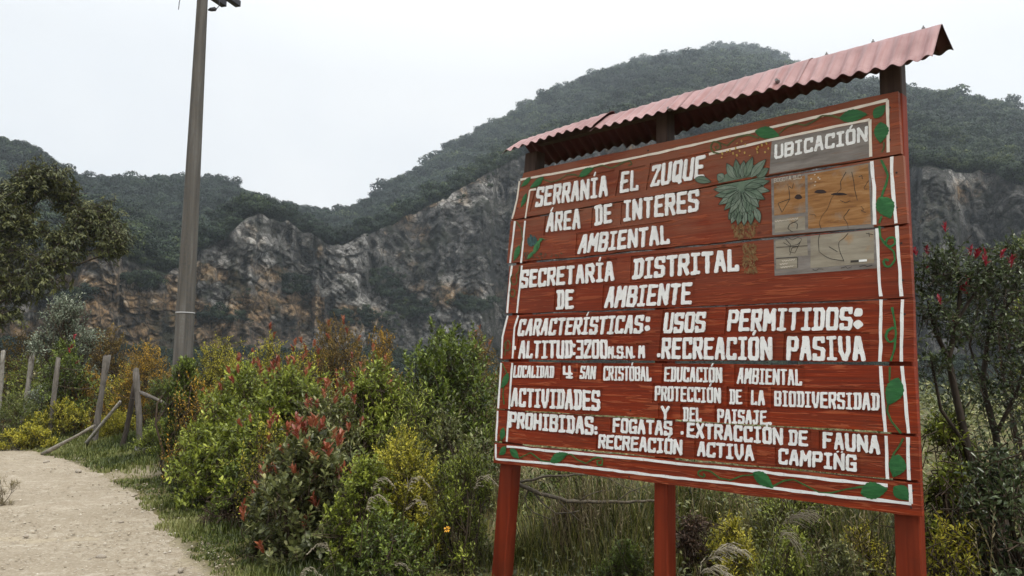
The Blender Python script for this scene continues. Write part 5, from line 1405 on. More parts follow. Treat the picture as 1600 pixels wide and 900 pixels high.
S("shrub", "low grassy bush under the dark glossy bush", 1490, 800, 4.7, 130, .035, .014, L_YEL, 260, 11, 8, twl=.2, group=BG)

for (px, top, d, w, mt, lb) in ((1140, 800, 5.5, 120, L_YEL, "yellow-green weed clump right of the board's middle post"), (1235, 815, 5.0, 130, L_MID, "fresh green weed clump under the board between middle and right posts"), (1310, 835, 4.7, 110, L_OLIVE, "olive weed clump at the bottom edge near the right post"),
                                (870, 790, 6.6, 90, L_MID, "green weed clump right of the board's left post"), (975, 840, 5.4, 90, L_DARK, "dark weed clump at the bottom left of the middle post")):
    S("weed_clump", lb, px, top, d, w, .034, .013, mt, 330, 11, 9, twl=.22, up=.9, group="weeds under the board", cat="weeds", flat=.8, stem_r=.005)
S("shrub", "low green bush in front of the pole's foot", 318, 650, 10.4, 85, .055, .026, L_MID, 460, 11, 10, twl=.25, group="shrubs beside the path")

# brown withered bush under the board
S("dead_shrub", "withered brown bush between the left and middle posts of the board", 905, 775, 6.4, 140, .06, .014, L_DEAD, 520, 12, 9, twl=.3, droop=.7, group=None, cat="dead shrub")
S("dead_shrub", "tangle of dry brown twigs and leaves under the broad spreading bush at the verge", 372, 762, 8.3, 110, .05, .010, L_DEAD, 320, 9, 8, twl=.3, droop=.5, cat="dead shrub")
S("path_tuft", "lone straw-coloured grass tuft growing on the path at the left edge of the photo", 2, 746, 10.6, 44, .07, .006, L_DRYG, 60, 8, 5, twl=.09, up=1.2, cat="grass tuft", flat=.5, stem_r=.003)
S("dead_shrub", "small heap of withered brown leaves right of the middle post", 1085, 800, 5.6, 70, .05, .014, L_DEAD, 160, 11, 5, twl=.25, droop=.7, cat="dead shrub")

# crooked red-flowered tree at the right
def right_tree():
    base = on_ground(1545, 900, 0.0); base = np.array([*at_dist(1540, 900, 5.6)[:2], .1])
    Q = lambda x, y, d: at_dist(x, y, d)
    tr = []
    t1 = [base + [0, 0, -.15], Q(1538, 800, 5.6), Q(1512, 700, 5.6), Q(1492, 610, 5.55), Q(1482, 560, 5.5)]
    tr.append((t1, [.034, .030, .025, .022, .019]))
    t2 = [base + [.08, .05, -.15], Q(1572, 780, 5.7), Q(1556, 680, 5.75), Q(1535, 600, 5.8), Q(1545, 520, 5.85), Q(1560, 450, 5.9)]
    tr.append((t2, [.028, .025, .021, .018, .014, .010]))
    for P, r in (([Q(1482, 560, 5.5), Q(1462, 520, 5.45), Q(1450, 470, 5.4)], .016), ([Q(1482, 560, 5.5), Q(1496, 500, 5.5), Q(1502, 440, 5.5), Q(1490, 400, 5.45)], .018), ([Q(1496, 500, 5.5), Q(1525, 455, 5.6), Q(1530, 410, 5.6)], .012),
                 ([Q(1545, 520, 5.85), Q(1580, 470, 5.9), Q(1595, 400, 5.9)], .013), ([Q(1512, 700, 5.6), Q(1470, 640, 5.4), Q(1455, 560, 5.35)], .014), ([Q(1556, 680, 5.75), Q(1590, 610, 5.7), Q(1610, 540, 5.7)], .014), ([Q(1535, 600, 5.8), Q(1515, 540, 5.9), Q(1530, 480, 6.0)], .01)):
        tr.append((P, list(np.linspace(r, r * .45, len(P)))))
    lumps = []
    for x, y, d, r, w in ((1455, 425, 5.4, .16, 1), (1480, 400, 5.45, .15, 1), (1505, 435, 5.5, .19, 1.4), (1535, 415, 5.6, .18, 1.3), (1555, 450, 5.8, .22, 1.5), (1590, 400, 5.9, .2, 1.2), (1600, 460, 5.9, .25, 1.6), (1460, 480, 5.4, .17, 1.1), (1490, 510, 5.5, .17, .8), (1525, 500, 5.9, .2, 1),
                            (1570, 530, 5.8, .25, 1.4), (1610, 540, 5.7, .25, 1.3), (1455, 560, 5.35, .14, .7), (1590, 600, 5.7, .25, 1.2), (1500, 600, 5.7, .2, .6), (1545, 620, 5.9, .24, .9), (1580, 680, 5.8, .25, .9), (1480, 660, 5.7, .18, .5)):
        lumps.append((Q(x, y, d), (r, r, r * .8), w))
    b = base.copy()
    shrub("small_tree", "crooked small tree with bare dark stems and crimson shoots right of the board", b, lumps, .034, .02, L_BLACKG, 720, 10, cat="tree", mode="mid", twl=.2, stemm=BARKD, stem_r=.008, trunk=tr, tip=(L_CRIM, .035, .042, .018, 7), parts=("crown", "trunk"))
right_tree()

# spreading drooping-leaved tree at the left
def left_tree():
    D = 24.0
    Q = lambda x, y, d=D: at_dist(x, y, d)
    base = np.array([*at_dist(-95, 560, D)[:2], -.2])
    f1, f2 = Q(-70, 505), Q(-40, 470)
    tr = [([base, Q(-90, 560), f1, f2], [.24, .22, .18, .15])]
    for P, r in (([f2, Q(20, 430), Q(80, 395), Q(130, 365)], .09), ([f2, Q(0, 410, 24.5), Q(35, 335, 24.5), Q(50, 290, 24.5)], .08), ([Q(35, 335, 24.5), Q(70, 305, 24.6), Q(90, 285, 24.8)], .04), ([f1, Q(20, 460, 23.5), Q(90, 425, 23.5), Q(170, 395, 23.5)], .08),
                 ([f2, Q(-30, 380, 24), Q(-10, 320, 24)], .08), ([Q(20, 430), Q(70, 415, 23), Q(120, 410, 23)], .04), ([Q(80, 395), Q(120, 350, 24.5), Q(150, 330, 24.5)], .035), ([f1, Q(-20, 480, 23), Q(40, 455, 23)], .05), ([base, Q(-130, 480), Q(-150, 380)], .12)):
        tr.append((P, list(np.linspace(r, r * .25, len(P)))))
    lumps = []
    for x, y, d, r, w in ((45, 285, 24.5, .55, 1), (75, 275, 24.6, .6, 1.2), (95, 295, 24.8, .45, .9), (105, 318, 24.8, .35, .5), (20, 300, 24.5, .45, .7), (150, 335, 24.5, .6, 1.3), (170, 355, 24.3, .45, .9), (135, 350, 24.2, .55, 1), (185, 372, 23.6, .35, .6), (175, 385, 23.5, .4, .7), (120, 378, 23.8, .5, .8),
                        (95, 372, 24, .45, .6), (100, 402, 23.3, .45, .5), (75, 412, 23.2, .5, .6), (45, 355, 24, .5, .6), (10, 345, 24, .55, .9), (-15, 325, 24, .7, 1), (-40, 360, 24, .8, 1), (20, 395, 23.6, .55, .7), (60, 440, 23, .5, .6), (20, 455, 23, .5, .6), (-20, 420, 23.5, .7, .9), (5, 490, 23, .5, .5), (-90, 340, 24, .9, 1), (-140, 380, 24, 1.0, 1), (-80, 430, 24, .9, 1), (30, 330, 24.4, .45, .6)):
        lumps.append((Q(x, y, d), (r * 1.15, r * 1.15, r * .95), w))
    shrub("spreading_tree", "spreading tree with drooping olive foliage leaning in at the left edge", base, lumps, .17, .046, L_EUC, 2300, 11, cat="tree", mode="mid", twl=.5, up=.25, lean=.8, stemm=BARKD, stem_r=.03, trunk=tr, droop=.95, parts=("crown", "trunk"))
left_tree()

# ------------------------------------------------------------------ grass and ground cover
def blades(P, H, Wd, lean, rndv, bend=.45):
    n = len(P); a = rng.uniform(0, 6.283, n); d = np.stack([np.cos(a), np.sin(a), np.zeros(n)], -1); s = np.stack([-d[:, 1], d[:, 0], np.zeros(n)], -1)
    t = np.array([0, .4, .75, 1.0]); wv = np.array([1, .85, .55, .0])
    z = H[:, None] * (t - .18 * bend * t ** 3); o = (lean[:, None] * t + bend * t ** 2.4 * rng.uniform(.2, 1.2, (n, 1))) * H[:, None] * .6
    C = P[:, None] + d[:, None] * o[..., None] + np.array([0, 0, 1.0]) * z[..., None]
    Lf = C + s[:, None] * (Wd[:, None] * wv / 2)[..., None]; Rt = C - s[:, None] * (Wd[:, None] * wv / 2)[..., None]
    V = np.stack([Lf[:, 0], Rt[:, 0], Lf[:, 1], Rt[:, 1], Lf[:, 2], Rt[:, 2], C[:, 3]], 1).reshape(-1, 3)
    b = np.arange(n)[:, None] * 7
    Fq = np.concatenate([b + np.array([[0, 1, 3, 2]]), b + np.array([[2, 3, 5, 4]])], 0); Ft = b + np.array([[4, 5, 6]])
    return V, [Fq, Ft], np.repeat(rndv, 7)

def scatter(n, a0, a1, d0, d1):
    az = rng.uniform(math.radians(a0), math.radians(a1), n); d = d0 * (d1 / d0) ** rng.random(n)
    x, y = d * np.sin(az), d * np.cos(az); return x, y, d

def build_grass():
    # short verge grass with a ragged edge against the path
    x, y, d = scatter(420000, -44, -6, 3.6, 17)
    d2 = np.sqrt(rng.uniform(7.0 ** 2, 19.0 ** 2, 260000)); a2 = rng.uniform(math.radians(-46), math.radians(-14), 260000)
    x, y, d = np.r_[x, d2 * np.sin(a2)], np.r_[y, d2 * np.cos(a2)], np.r_[d, d2]
    sd = edge_dist(x, y); cl = fbm(x * 1.7, y * 1.7, 2, 4); tuft = fbm(x * 7, y * 7, 9, 3)
    keep = (sd + .10 * cl + .05 * tuft > .02) & (sd < 2.6) & (rng.random(len(x)) < np.clip(.55 + .9 * tuft, .12, 1) * np.clip(.25 + sd * 1.6, .2, .75))
    bp = on_ground(240, 738); keep &= (np.hypot((x - bp[0]) * .8, y - bp[1]) + .5 * cl > .75) | (rng.random(len(x)) < .10)
    x, y, d, sd, cl = x[keep], y[keep], d[keep], sd[keep], cl[keep]
    H = (.035 + .10 * np.clip(sd, 0, 1.4) * rng.uniform(.4, 1.3, len(x)) + .03 * rng.random(len(x))) * np.clip(.8 + .7 * cl, .5, 1.7)
    P = np.stack([x, y, gz(x, y) - .005], -1)
    col = np.clip(.35 + .25 * rng.normal(size=len(x)) + .45 * np.clip(fbm(x * .9, y * .9, 6, 3), -.6, .8) + .30 * smooth(.6, 0, sd), 0, 1)
    V, Fs, R = blades(P, H, .0045 + .0009 * d, rng.uniform(0, .6, len(x)), col)
    tag(arr_mesh("verge_grass", V, Fs, L_GRASS, rnd=R), kind="stuff")
    # rank grass under and round the board
    x, y, d = scatter(120000, -16, 42, 3.0, 9.5)
    sd = edge_dist(x, y); cl = fbm(x * 1.3, y * 1.3, 4, 3)
    keep = (sd > .55) & (rng.random(len(x)) < np.clip(.38 + 1.0 * cl, .05, 1))
    x, y, d, cl, sd = x[keep], y[keep], d[keep], cl[keep], sd[keep]
    front = (x - S_A[0]) * S_B[0] + (y - S_A[1]) * S_B[1]
    H = rng.uniform(.22, .62, len(x)) * np.clip(.9 + .6 * cl, .35, 1.5) * smooth(.3, 1.3, sd) * (.20 + .80 * smooth(.0, 1.5, front))
    P = np.stack([x, y, gz(x, y) - .01], -1)
    col = np.clip(.45 + .28 * rng.normal(size=len(x)) - .2 * cl, 0, 1)
    V, Fs, R = blades(P, H, .004 + .0006 * d, rng.uniform(0, .5, len(x)), col, .6)
    half = rng.random(len(x)) < np.clip(.80 + .5 * fbm(x * 1.9, y * 1.9, 12, 2), .15, .97)
    # separate the living and the straw-coloured blades
    for nm, mt, sel in (("rank_grass", L_RANK, half), ("dry_grass", L_DRYG, ~half)):
        k = np.where(sel)[0]; V2, F2, R2 = blades(P[k], H[k] * (1.0 if mt is L_RANK else 1.12), .004 + .0005 * d[k], rng.uniform(0, .5, len(k)), col[k], .6)
        tag(arr_mesh(nm, V2, F2, mt, rnd=R2), kind="stuff")
    # straw stalks with seed heads among the near bushes
    x, y, d = scatter(1100, -14, 38, 4.2, 7.5); sd = edge_dist(x, y); k = (sd > 1.0) & (fbm(x, y, 8, 2) > -.25) & (((x - S_A[0]) * S_B[0] + (y - S_A[1]) * S_B[1] > .25) | (x < -1.2)); x, y = x[k], y[k]
    n = len(x); P0 = np.stack([x, y, gz(x, y)], -1); H = rng.uniform(.45, .95, n); a = rng.uniform(0, 6.28, n); ln = rng.uniform(.05, .35, n)
    P1 = P0 + np.stack([np.cos(a) * ln * H, np.sin(a) * ln * H, H], -1)
    tV, tF = prisms(P0, P1, .0016, .0010, 3)
    k = 9; t = np.linspace(.80, 1.02, k); dirs = nrm(P1 - P0)
    pos = P0[:, None] + (P1 - P0)[:, None] * t[None, :, None]; dd = nrm(dirs[:, None] * .9 + rng.normal(size=(n, k, 3)) * .45 + np.array([0, 0, -.15]))
    V, Fs, R = leaves(pos.reshape(-1, 3), dd.reshape(-1, 3), rng.normal(size=(n * k, 3)), rng.uniform(.018, .045, n * k), .007, "mid", np.clip(rng.normal(.6, .25, n * k), 0, 1))
    V2, F2, R2 = join([(tV, [tF], np.full(len(tV), .55)), (V, Fs, R)])
    tag(arr_mesh("seeding_grass", V2, F2, L_DRYG, rnd=R2), kind="stuff")
    # leafy undergrowth that closes the ground between the bushes
    x, y, d = scatter(60000, -47, 44, 4.5, 42)
    sd = edge_dist(x, y); k = sd > 1.5; x, y, d, sd = x[k], y[k], d[k], sd[k]; n = len(x)
    hmax = (.25 + .35 * np.clip(fbm(x * .5, y * .5, 3, 3) + .4, 0, 1.2)) * smooth(1.3, 3, sd) * np.clip(d / 7, .8, 2.0)
    P = np.stack([x, y, gz(x, y) * (d < 28) + hmax * rng.random(n) ** .7], -1)
    dd = nrm(rng.normal(size=(n, 3)) * [1, 1, .5] + [0, 0, .45])
    V, Fs, R = leaves(P, dd, np.array([0, 0, 1.0]) + rng.normal(size=(n, 3)) * .4, rng.uniform(.03, .06, n) * np.clip(d / 6, .8, 5), rng.uniform(.015, .028, n) * np.clip(d / 6, .8, 5), "mid", np.clip(rng.beta(2, 2.5, n), 0, 1))
    tag(arr_mesh("undergrowth", V, Fs, L_OLIVE, rnd=R), kind="stuff")
build_grass()
# ------------------------------------------------------------------ utility pole
def build_pole():
    D = 12.4
    a = at_dist(286, 555, D); b = at_dist(316, 5, D)
    axis = (b - a) / (b[2] - a[2]); base = a - axis * (a[2] + .05); base[2] = -.05
    t = NT("weathered_concrete"); v = t.coord(scale=(14, 14, .7)); g = t.noise(v, 1.0, 7, .65, .3); n2 = t.noise(t.coord(), 26, 6, .7)
    c = t.ramp(g, [(0.3, (0.042, 0.040, 0.038)), (0.5, (0.082, 0.079, 0.075)), (0.7, (0.15, 0.145, 0.139))])
    c = t.mix(t.ramp(n2, [(0.4, .5), (0.6, 0.0)]), c, (0.10, 0.085, 0.065))
    con = t.done(c, .85, t.bump(n2, .3, .006))
    steel = plain("dark_galvanised_steel", (0.035, 0.035, 0.042), .55, .3, 12)
    root = empty("utility_pole", base); tag(root, "tall round grey concrete utility pole rising from the bushes, dark crossarms at its top", "utility pole")
    loc = lambda p: np.array(p) - base
    at = lambda z: loc(base + axis * (z + .05))
    mb = MB(); zs = np.linspace(-.3, 8.0, 14); mb.tube([at(z) for z in zs], [.158 - .0105 * (z + .3) for z in zs], 28); mb.build("shaft", con, root, True)
    zr = at_dist(287, 489, D)[2]; rr = .158 - .0105 * (zr + .3)
    mb = MB(); mb.tube([at(zr - .011), at(zr + .011)], [rr + .006] * 2, 28); mb.build("band", plain("bright_strap", (0.30, 0.30, 0.30), .5, .2), root, True)
    e1 = at_dist(350, 11, 13.3); zc = e1[2]
    def onz(px, py):
        r = ray(px, py); return EYE + r * ((zc - EYE[2]) / r[2])
    d1 = e1 - onz(331, -2); d1 /= np.linalg.norm(d1)
    for e in (e1, onz(372, 11)):
        mb = MB(); p, q = loc(e - d1 * 2.3), loc(e); s = np.array([d1[1], -d1[0], 0])
        for (w, h0, h1) in ((.05, 0, .012), (.006, .0, .10)):
            o = s * (.044 if h1 > .05 else 0)
            for oo in ([o] if h1 < .05 else [o, -o]):
                mb.hexa([p + oo - s * w, p + oo + s * w, q + oo + s * w, q + oo - s * w], [p + oo - s * w + [0, 0, h1], p + oo + s * w + [0, 0, h1], q + oo + s * w + [0, 0, h1], q + oo - s * w + [0, 0, h1]])
        mb.build("crossarm", steel, root)
    zc2 = zc - .02; rr = .158 - .0105 * (zc2 + .3)
    mb = MB(); mb.tube([at(zc2 - .05), at(zc2 + .16)], [rr + .014] * 2, 20)
    for sgn in (-1, 1):
        c_ = at(zc2); mb.box(c_[0] + sgn * (rr + .05) - .05, c_[0] + sgn * (rr + .05) + .05, c_[1] - .05, c_[1] + .05, c_[2] - .09, c_[2] + .2)
        mb.tube([c_ + [sgn * (rr + .1), 0, .06], c_ + [sgn * (rr + .34), .12, .10]], .022, 6)
    mb.build("bracket", steel, root)
    i0 = loc(at_dist(331, 15, 12.4)); mb = MB(); mb.tube([i0 + [-.06, 0, -.01], i0 + [-.02, 0, 0], i0 + [.05, 0, .01], i0 + [.075, 0, .012]], [.008, .03, .034, .01], 8)
    mb.tube([i0 + [.07, 0, .012], i0 + [.11, 0, .06], i0 + [.10, .02, .18]], .006, 5); mb.build("insulator", steel, root, True)
    w0 = loc(at_dist(279, 15, 12.2)); mb = MB(); mb.tube([w0, w0 + [.005, 0, .12], w0 + [.02, .05, .30], w0 + [.2, .1, .5]], .006, 5); mb.build("loose_wire", steel, root)
build_pole()

# ------------------------------------------------------------------ old fence
def timber(name, label, a, b, r0, r1, lo, hi, group=None, cat="fence post", moss=None):
    key = name + str(round(lo[0], 3)); t = NT("old_timber"); v = t.coord(scale=(22, 22, 2.5)); g = t.noise(v, 1, 7, .65, .5); n2 = t.noise(t.coord(), 9, 5)
    c = t.ramp(g, [(0.3, lo), (0.7, hi)]); c = t.mix(t.ramp(n2, [(.5, 0.0), (.68, .6)]), c, moss or (0.06, 0.055, 0.04))
    m_ = t.done(c, .9, t.bump(g, .6, .01))
    a, b = np.array(a, float), np.array(b, float); root_o = a.copy()
    n = 9; P = curve_pts(a - root_o, b - root_o, .012, n); k = 9
    mb = MB(); R = np.linspace(r0, r1, n) * (1 + .10 * rng.normal(size=n)); mb.tube(P, list(R), k)
    vs = np.array(mb.v); vs += rng.normal(size=vs.shape) * r0 * .08; mb.v = [tuple(p) for p in vs]
    top = n * k - k                                   # a split, uneven head
    for q in range(k):
        p = np.array(mb.v[top + q]); d = (P[-1] - P[-2]) / np.linalg.norm(P[-1] - P[-2]); mb.v[top + q] = tuple(p + d * rng.uniform(-.03, .03))
    o = mb.build(name, m_, None, True); o.location = root_o
    tag(o, label, cat, group); return o
FGP = "posts of the old fence"
def gp(px, py, d): return at_dist(px, py, d)
def foot(p, dx=0, dy=0):
    q = p.copy(); q[0] += dx; q[1] += dy; q[2] = float(gz(np.array(q[0]), np.array(q[1]))) - .25; return q
PALE, GREYP = ((0.15, 0.135, 0.115), (0.30, 0.28, 0.25)), ((0.08, 0.07, 0.06), (0.19, 0.17, 0.15))
for px, py, d, r, tone, dx, lb in ((5, 548, 22.0, .05, PALE, .02, "thin pale fence post at the left edge, furthest from the pole"), (52, 545, 20.6, .06, PALE, -.12, "pale slanting fence post second from the left edge"),
                                   (91, 560, 17.6, .05, GREYP, -.08, "narrow brown fence post, third from the left edge"), (168, 556, 16.4, .06, GREYP, -.16, "tallest grey fence post, slanting beside the corner post"),
                                   (212, 577, 15.4, .055, GREYP, .18, "cracked grey corner post of the fence, holding a slanting strut")):
    tp = gp(px, py, d); timber("fence_post", lb, foot(tp, dx), tp, r, r * .9, *tone, group=FGP)
tp = gp(211, 598, 15.7); timber("fence_post", "short dark leaning stake right behind the cracked corner post", foot(tp, -.22), tp, .05, .045, (0.03, 0.025, 0.02), (0.07, 0.055, 0.045), group=FGP)
timber("strut", "slanting grey pole braced between the corner post and the bushes", gp(292, 648, 15.0), gp(219, 613, 15.35), .034, .03, *GREYP, cat="fence pole")
a = on_ground(131, 704); a[2] = float(gz(np.array(a[0]), np.array(a[1]))) + .01
timber("leaning_pole", "bleached pole leaning steeply in the herbs in front of the corner post", a, gp(188, 628, 14.9), .034, .026, (0.24, 0.22, 0.19), (0.42, 0.40, 0.36), cat="pole")
a = on_ground(66, 711); a[2] = float(gz(np.array(a[0]), np.array(a[1]))) + .03
timber("leaning_pole", "bleached pole lying low and slanting at the path's edge", a, gp(146, 666, 14.6), .034, .026, (0.20, 0.18, 0.15), (0.36, 0.33, 0.28), cat="pole")
# wire between the posts
def fence_wire():
    mb = MB(); tops = [gp(5, 560, 22), gp(52, 558, 20.6), gp(91, 574, 17.6), gp(166, 575, 16.4), gp(212, 592, 15.4)]
    for dz in (0, -.35):
        for p, q in zip(tops[:-1], tops[1:]):
            P = [p * (1 - t) + q * t + np.array([0, 0, dz - .05 * math.sin(math.pi * t)]) for t in np.linspace(0, 1, 7)]
            mb.tube(P, .004, 4)
    tag(mb.build("fence_wire", plain("rusty_wire", (0.07, 0.045, 0.03), .7)), "rusty sagging wire strung along the old fence posts", "fence wire")
fence_wire()

# ------------------------------------------------------------------ stones
def stone_mesh(n=2, seed=0, flat=.6):
    import bmesh
    bm = bmesh.new(); bmesh.ops.create_icosphere(bm, subdivisions=n, radius=1)
    V = np.array([v.co[:] for v in bm.verts]); d = 1 + .28 * fbm(V[:, 0] * 1.1 + seed * 9, V[:, 1] * 1.1, V[:, 2] * 1.1, 3); q = np.round(V * 1.7 + seed) / 1.7
    V = V * d[:, None] * np.array([1, .78, flat])
    Fs = np.array([[v.index for v in f.verts] for f in bm.faces]); bm.free(); return V, Fs
def stone_mat(nm, lo, hi):
    t = NT(nm); n = t.noise(t.coord(), 9, 7, .65); return t.done(t.ramp(n, [(.3, lo), (.7, hi)]), .9, t.bump(n, .5, .01))
V, Fs = stone_mesh(3, 3, .72)
p = on_ground(222, 715); o = arr_mesh("boulder", V * [.135, .12, .12], [Fs], stone_mat("pale_stone", (0.26, 0.25, 0.235), (0.48, 0.47, 0.45)), smooth=False)
o.location = (p[0], p[1], float(gz(np.array(p[0]), np.array(p[1]))) + .05); tag(o, "whitish boulder on the grassy verge near the corner post", "boulder")
SM1 = stone_mat("path_stone", (0.20, 0.17, 0.13), (0.42, 0.37, 0.31))
proto = None
for k, (px, py, r, lb) in enumerate(((157, 871, .036, "largest loose stone on the path near the bottom edge"), (140, 874, .017, "small brown stone beside the largest loose stone on the path"), (123, 738, .05, "pale stone at the bend of the path edge"), (190, 816, .022, "dark pebble on the path beside the green verge"),
                                    (282, 893, .03, "dark stone in the corner where path and verge meet at the bottom"), (40, 838, .022, "flat pale stone in the middle of the path"), (72, 723, .05, "flat pale stone below the lying pole"))):
    p = on_ground(px, py)
    if proto is None:
        V, Fs = stone_mesh(2, 7, .55); proto = o = arr_mesh("stone", V, [Fs], SM1)
    else:
        o = proto.copy(); COL.objects.link(o)
    o.location = (p[0], p[1], float(gz(np.array(p[0]), np.array(p[1]))) + .014 + r * .25); o.scale = (r * 1.2, r, r); o.rotation_euler = (0, 0, k * 1.3)
    tag(o, lb, "stone", "loose stones on the path")
def gravel():
    n = 52000; x, y, d = scatter(n, -50, -6, 2.8, 16); sd = edge_dist(x, y)
    dens = np.clip(.22 + .55 * np.exp(-(sd / .45) ** 2) + .5 * fbm(x * 1.2, y * 1.2, 5, 3), .03, 1)
    k = (sd < .28) & (sd > -4) & (rng.random(n) < dens); x, y, d = x[k], y[k], d[k]; n = len(x)
    r = .0026 * np.exp(rng.exponential(.42, n)).clip(1, 4.5) * np.clip(d / 6, .9, 1.6)
    T = np.array([(1, 0, 0), (0, 1, 0), (-1, 0, 0), (0, -1, 0), (0, 0, 1), (0, 0, -.6)]); f = np.array([(0, 1, 4), (1, 2, 4), (2, 3, 4), (3, 0, 4), (1, 0, 5), (2, 1, 5), (3, 2, 5), (0, 3, 5)])
    a = rng.uniform(0, 6.28, n); ca_, sa = np.cos(a), np.sin(a); j = T[None] * (1 + .3 * rng.normal(size=(n, 6, 3))); j[..., 0] *= rng.uniform(.8, 1.5, (n, 1)); j[..., 2] *= .55
    V = np.stack([ca_[:, None] * j[..., 0] - sa[:, None] * j[..., 1], sa[:, None] * j[..., 0] + ca_[:, None] * j[..., 1], j[..., 2]], -1) * r[:, None, None]
    V += np.stack([x, y, gz(x, y) + .016 + r * .2], -1)[:, None]
    t = NT("gravel_stone"); m_ = t.done(t.ramp(t.attr("rnd"), [(0, (0.20, 0.165, 0.12)), (.4, (0.36, 0.305, 0.225)), (.8, (0.48, 0.42, 0.335)), (1, (0.62, 0.57, 0.49))]), .9)
    tag(arr_mesh("gravel", V.reshape(-1, 3), [(np.arange(n)[:, None, None] * 6 + f[None]).reshape(-1, 3)], m_, rnd=np.repeat(rng.random(n), 6)), kind="stuff")
gravel()

# ------------------------------------------------------------------ fallen branch, feathery grasses, flower
def branch():
    D = 6.0; Q = lambda x, y, d=D: at_dist(x, y, d)
    root = Q(1000, 786); mb = MB(); L_ = lambda P: [np.array(p) - root for p in P]
    for P, r in (([Q(790, 752), Q(812, 753), Q(850, 745), Q(905, 741), Q(950, 740, 6.1)], .012), ([Q(795, 748, 5.9), Q(815, 760), Q(835, 768), Q(870, 779), Q(905, 784), Q(960, 785), Q(1020, 782), Q(1060, 790)], .018), ([Q(835, 768), Q(850, 790), Q(870, 803), Q(905, 798)], .008),
                 ([Q(825, 765), Q(820, 785), Q(832, 800), Q(862, 812)], .007), ([Q(870, 779), Q(890, 800), Q(915, 822)], .006), ([Q(960, 785), Q(985, 768), Q(1010, 760)], .006), ([Q(930, 742), Q(960, 752, 6.1), Q(1000, 770, 6.1)], .005), ([Q(905, 784), Q(920, 770), Q(955, 765)], .005)):
        pp = resample(np.array(L_(P)), .05); pp += rng.normal(size=pp.shape) * .004; mb.tube(pp, list(np.linspace(r, r * .5, len(pp))), 7)
    o = mb.build("fallen_branch", plain("lichen_bark", (0.105, 0.09, 0.068), .9, .4, 30, .4), None, True); o.location = root
    tag(o, "bare grey fallen branch lying in the grass below the board", "branch")
branch()

def plume(label, stalk, head, droop, n=70, ln=.085, group="feathery grass heads"):
    """stalk: photo points with distance; head: where along the stalk the tassel starts"""
    P = resample(np.array([at_dist(*p) for p in stalk]), .02); base = P[0].copy(); k0 = int(len(P) * head)
    root = empty("feathery_grass", base); tag(root, label, "grass", group, "thing")
    mb = MB(); mb.tube(P - base, list(np.linspace(.0035, .0012, len(P))), 5); mb.build("stalk", L_DRYG, root)
    idx = rng.integers(k0, len(P), n); p0 = P[idx] - base; T = nrm(np.gradient(P, axis=0))[idx]
    side = np.array(droop) - np.zeros(3)
    d1 = nrm(T * .8 + side * .5 + rng.normal(size=(n, 3)) * .28); L_ = ln * rng.uniform(.5, 1.2, (n, 1)) * (1.15 - .5 * ((idx - k0) / max(1, len(P) - k0))[:, None])
    p1 = p0 + d1 * L_ * .6; d2 = nrm(d1 + np.array([0, 0, -.75]) + side * .2); p2 = p1 + d2 * L_ * .6
    V1, F1 = prisms(p0, p1, .0010, .0015, 3); V2, F2 = prisms(p1, p2, .0015, .0006, 3)
    m3 = 6; q = rng.random((n, m3, 1)); pos = np.where(q < .5, p0[:, None] + (p1 - p0)[:, None] * q * 2, p1[:, None] + (p2 - p1)[:, None] * (q * 2 - 1))
    dv = nrm(np.repeat(d2[:, None], m3, 1) + rng.normal(size=(n, m3, 3)) * .4)
    V3, F3, R3 = leaves(pos.reshape(-1, 3), dv.reshape(-1, 3), rng.normal(size=(n * m3, 3)), .012, .0032, "mid")
    V, Fs, R = join([(V1, [F1], np.full(len(V1), .6)), (V2, [F2], np.full(len(V2), .8)), (V3, F3, R3)])
    arr_mesh("plume", V, Fs, L_PLUME, root, rnd=R)
plume("tall feathery grass with one pale plume bending right below the board's right half", [(1192, 880, 4.6), (1205, 845, 4.6), (1222, 818, 4.6), (1240, 806, 4.6), (1262, 804, 4.6)], .62, (.5, 0, -.1), 46, .11)
plume("pale drooping plume right under the tall bending one", [(1205, 890, 4.7), (1213, 850, 4.7), (1222, 832, 4.7), (1240, 845, 4.7), (1250, 862, 4.7)], .5, (.4, 0, -.3), 30, .09)
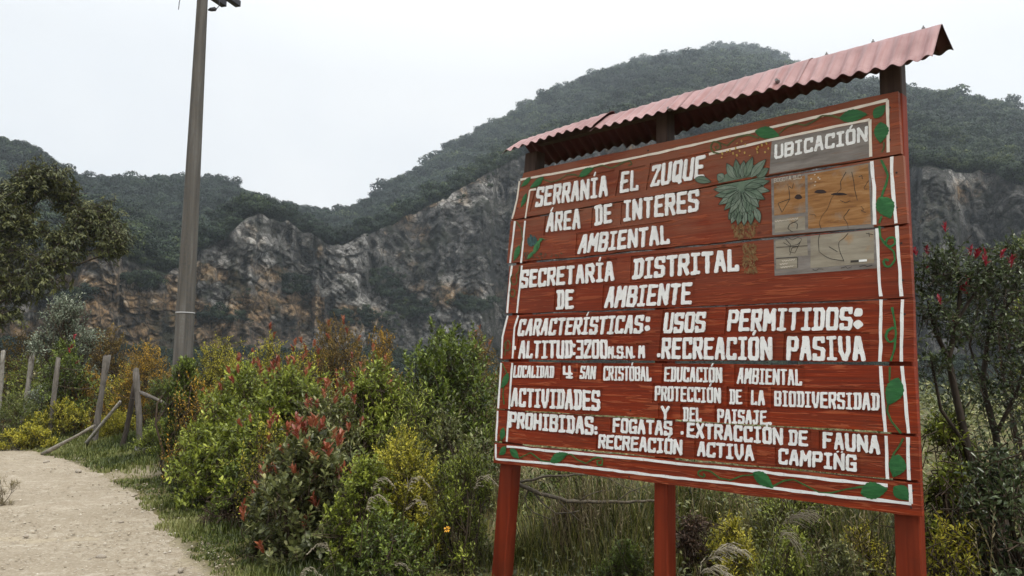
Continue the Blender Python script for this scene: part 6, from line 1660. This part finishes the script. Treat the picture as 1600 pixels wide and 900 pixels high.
plume("whitish arching plume at the bottom edge right of the middle post", [(1085, 905, 4.5), (1100, 880, 4.5), (1118, 862, 4.5), (1138, 855, 4.5), (1156, 860, 4.5)], .4, (.5, 0, -.25), 46, .11)
plume("small whitish plume at the bottom edge under the arching one", [(1080, 925, 4.4), (1095, 895, 4.4), (1115, 885, 4.4), (1135, 895, 4.4)], .45, (.5, 0, -.3), 30, .09)
for k, (x, y, s, lb) in enumerate(((585, 752, 1, "straw-coloured seed head leaning left above the dark leafy bush"), (640, 752, 1, "cream seed head curling right in front of the yellow-green shrub"), (575, 780, 1, "cream seed head drooping lowest above the dark leafy bush"), (668, 788, -1, "thin pale seed head between the yellow-green shrub and the left post"),
                                 (515, 855, -1, "yellowish seed head in the shade at the bottom edge under the olive shrub"), (470, 893, 1, "pale tuft-like seed head at the very bottom edge"), (610, 885, 1, "single white grass spike at the bottom edge left of the left post"), (745, 750, 1, "straw seed head beside the straggly weed bush"))):
    d = 5.25; plume(lb, [(x - 12 * s, y + 90, d), (x - 8 * s, y + 35, d), (x, y, d), (x + 14 * s, y - 8, d), (x + 28 * s, y + 4, d)], .58, (.4 * s, 0, -.2), 24, .05)
def flower():
    c = at_dist(698, 827, 5.2); g = np.array([c[0], c[1] + .05, 0.0]); root = empty("flower", g); tag(root, "single orange-yellow daisy-like flower in the grass left of the board", "flower")
    mb = MB(); mb.tube([[0, 0, 0], [.01, 0, .2], c - g], .0025, 5); mb.build("flower_stem", L_GRASS, root)
    n = 9; a = np.arange(n) * 6.283 / n + rng.normal(0, .12, n); face = nrm(np.array([0, -1, .6])); s = nrm(np.cross(face, [0, 0, 1.])); u = np.cross(s, face)
    D = np.cos(a)[:, None] * s + np.sin(a)[:, None] * u + face * .15
    V, Fs, R = leaves(np.repeat((c - g)[None], n, 0) + D * .006, D, np.repeat(face[None], n, 0), .019 * rng.uniform(.75, 1.1, n), .0065, "near"); arr_mesh("petals", V, Fs, plain("petal_yellow", (0.75, 0.36, 0.02), .5, .1), root, rnd=R)
    V, Fs = stone_mesh(1, 1, .6); arr_mesh("flower_centre", V * .005 + (c - g), [Fs], plain("flower_centre", (0.35, 0.15, 0.02), .7), root)
flower()
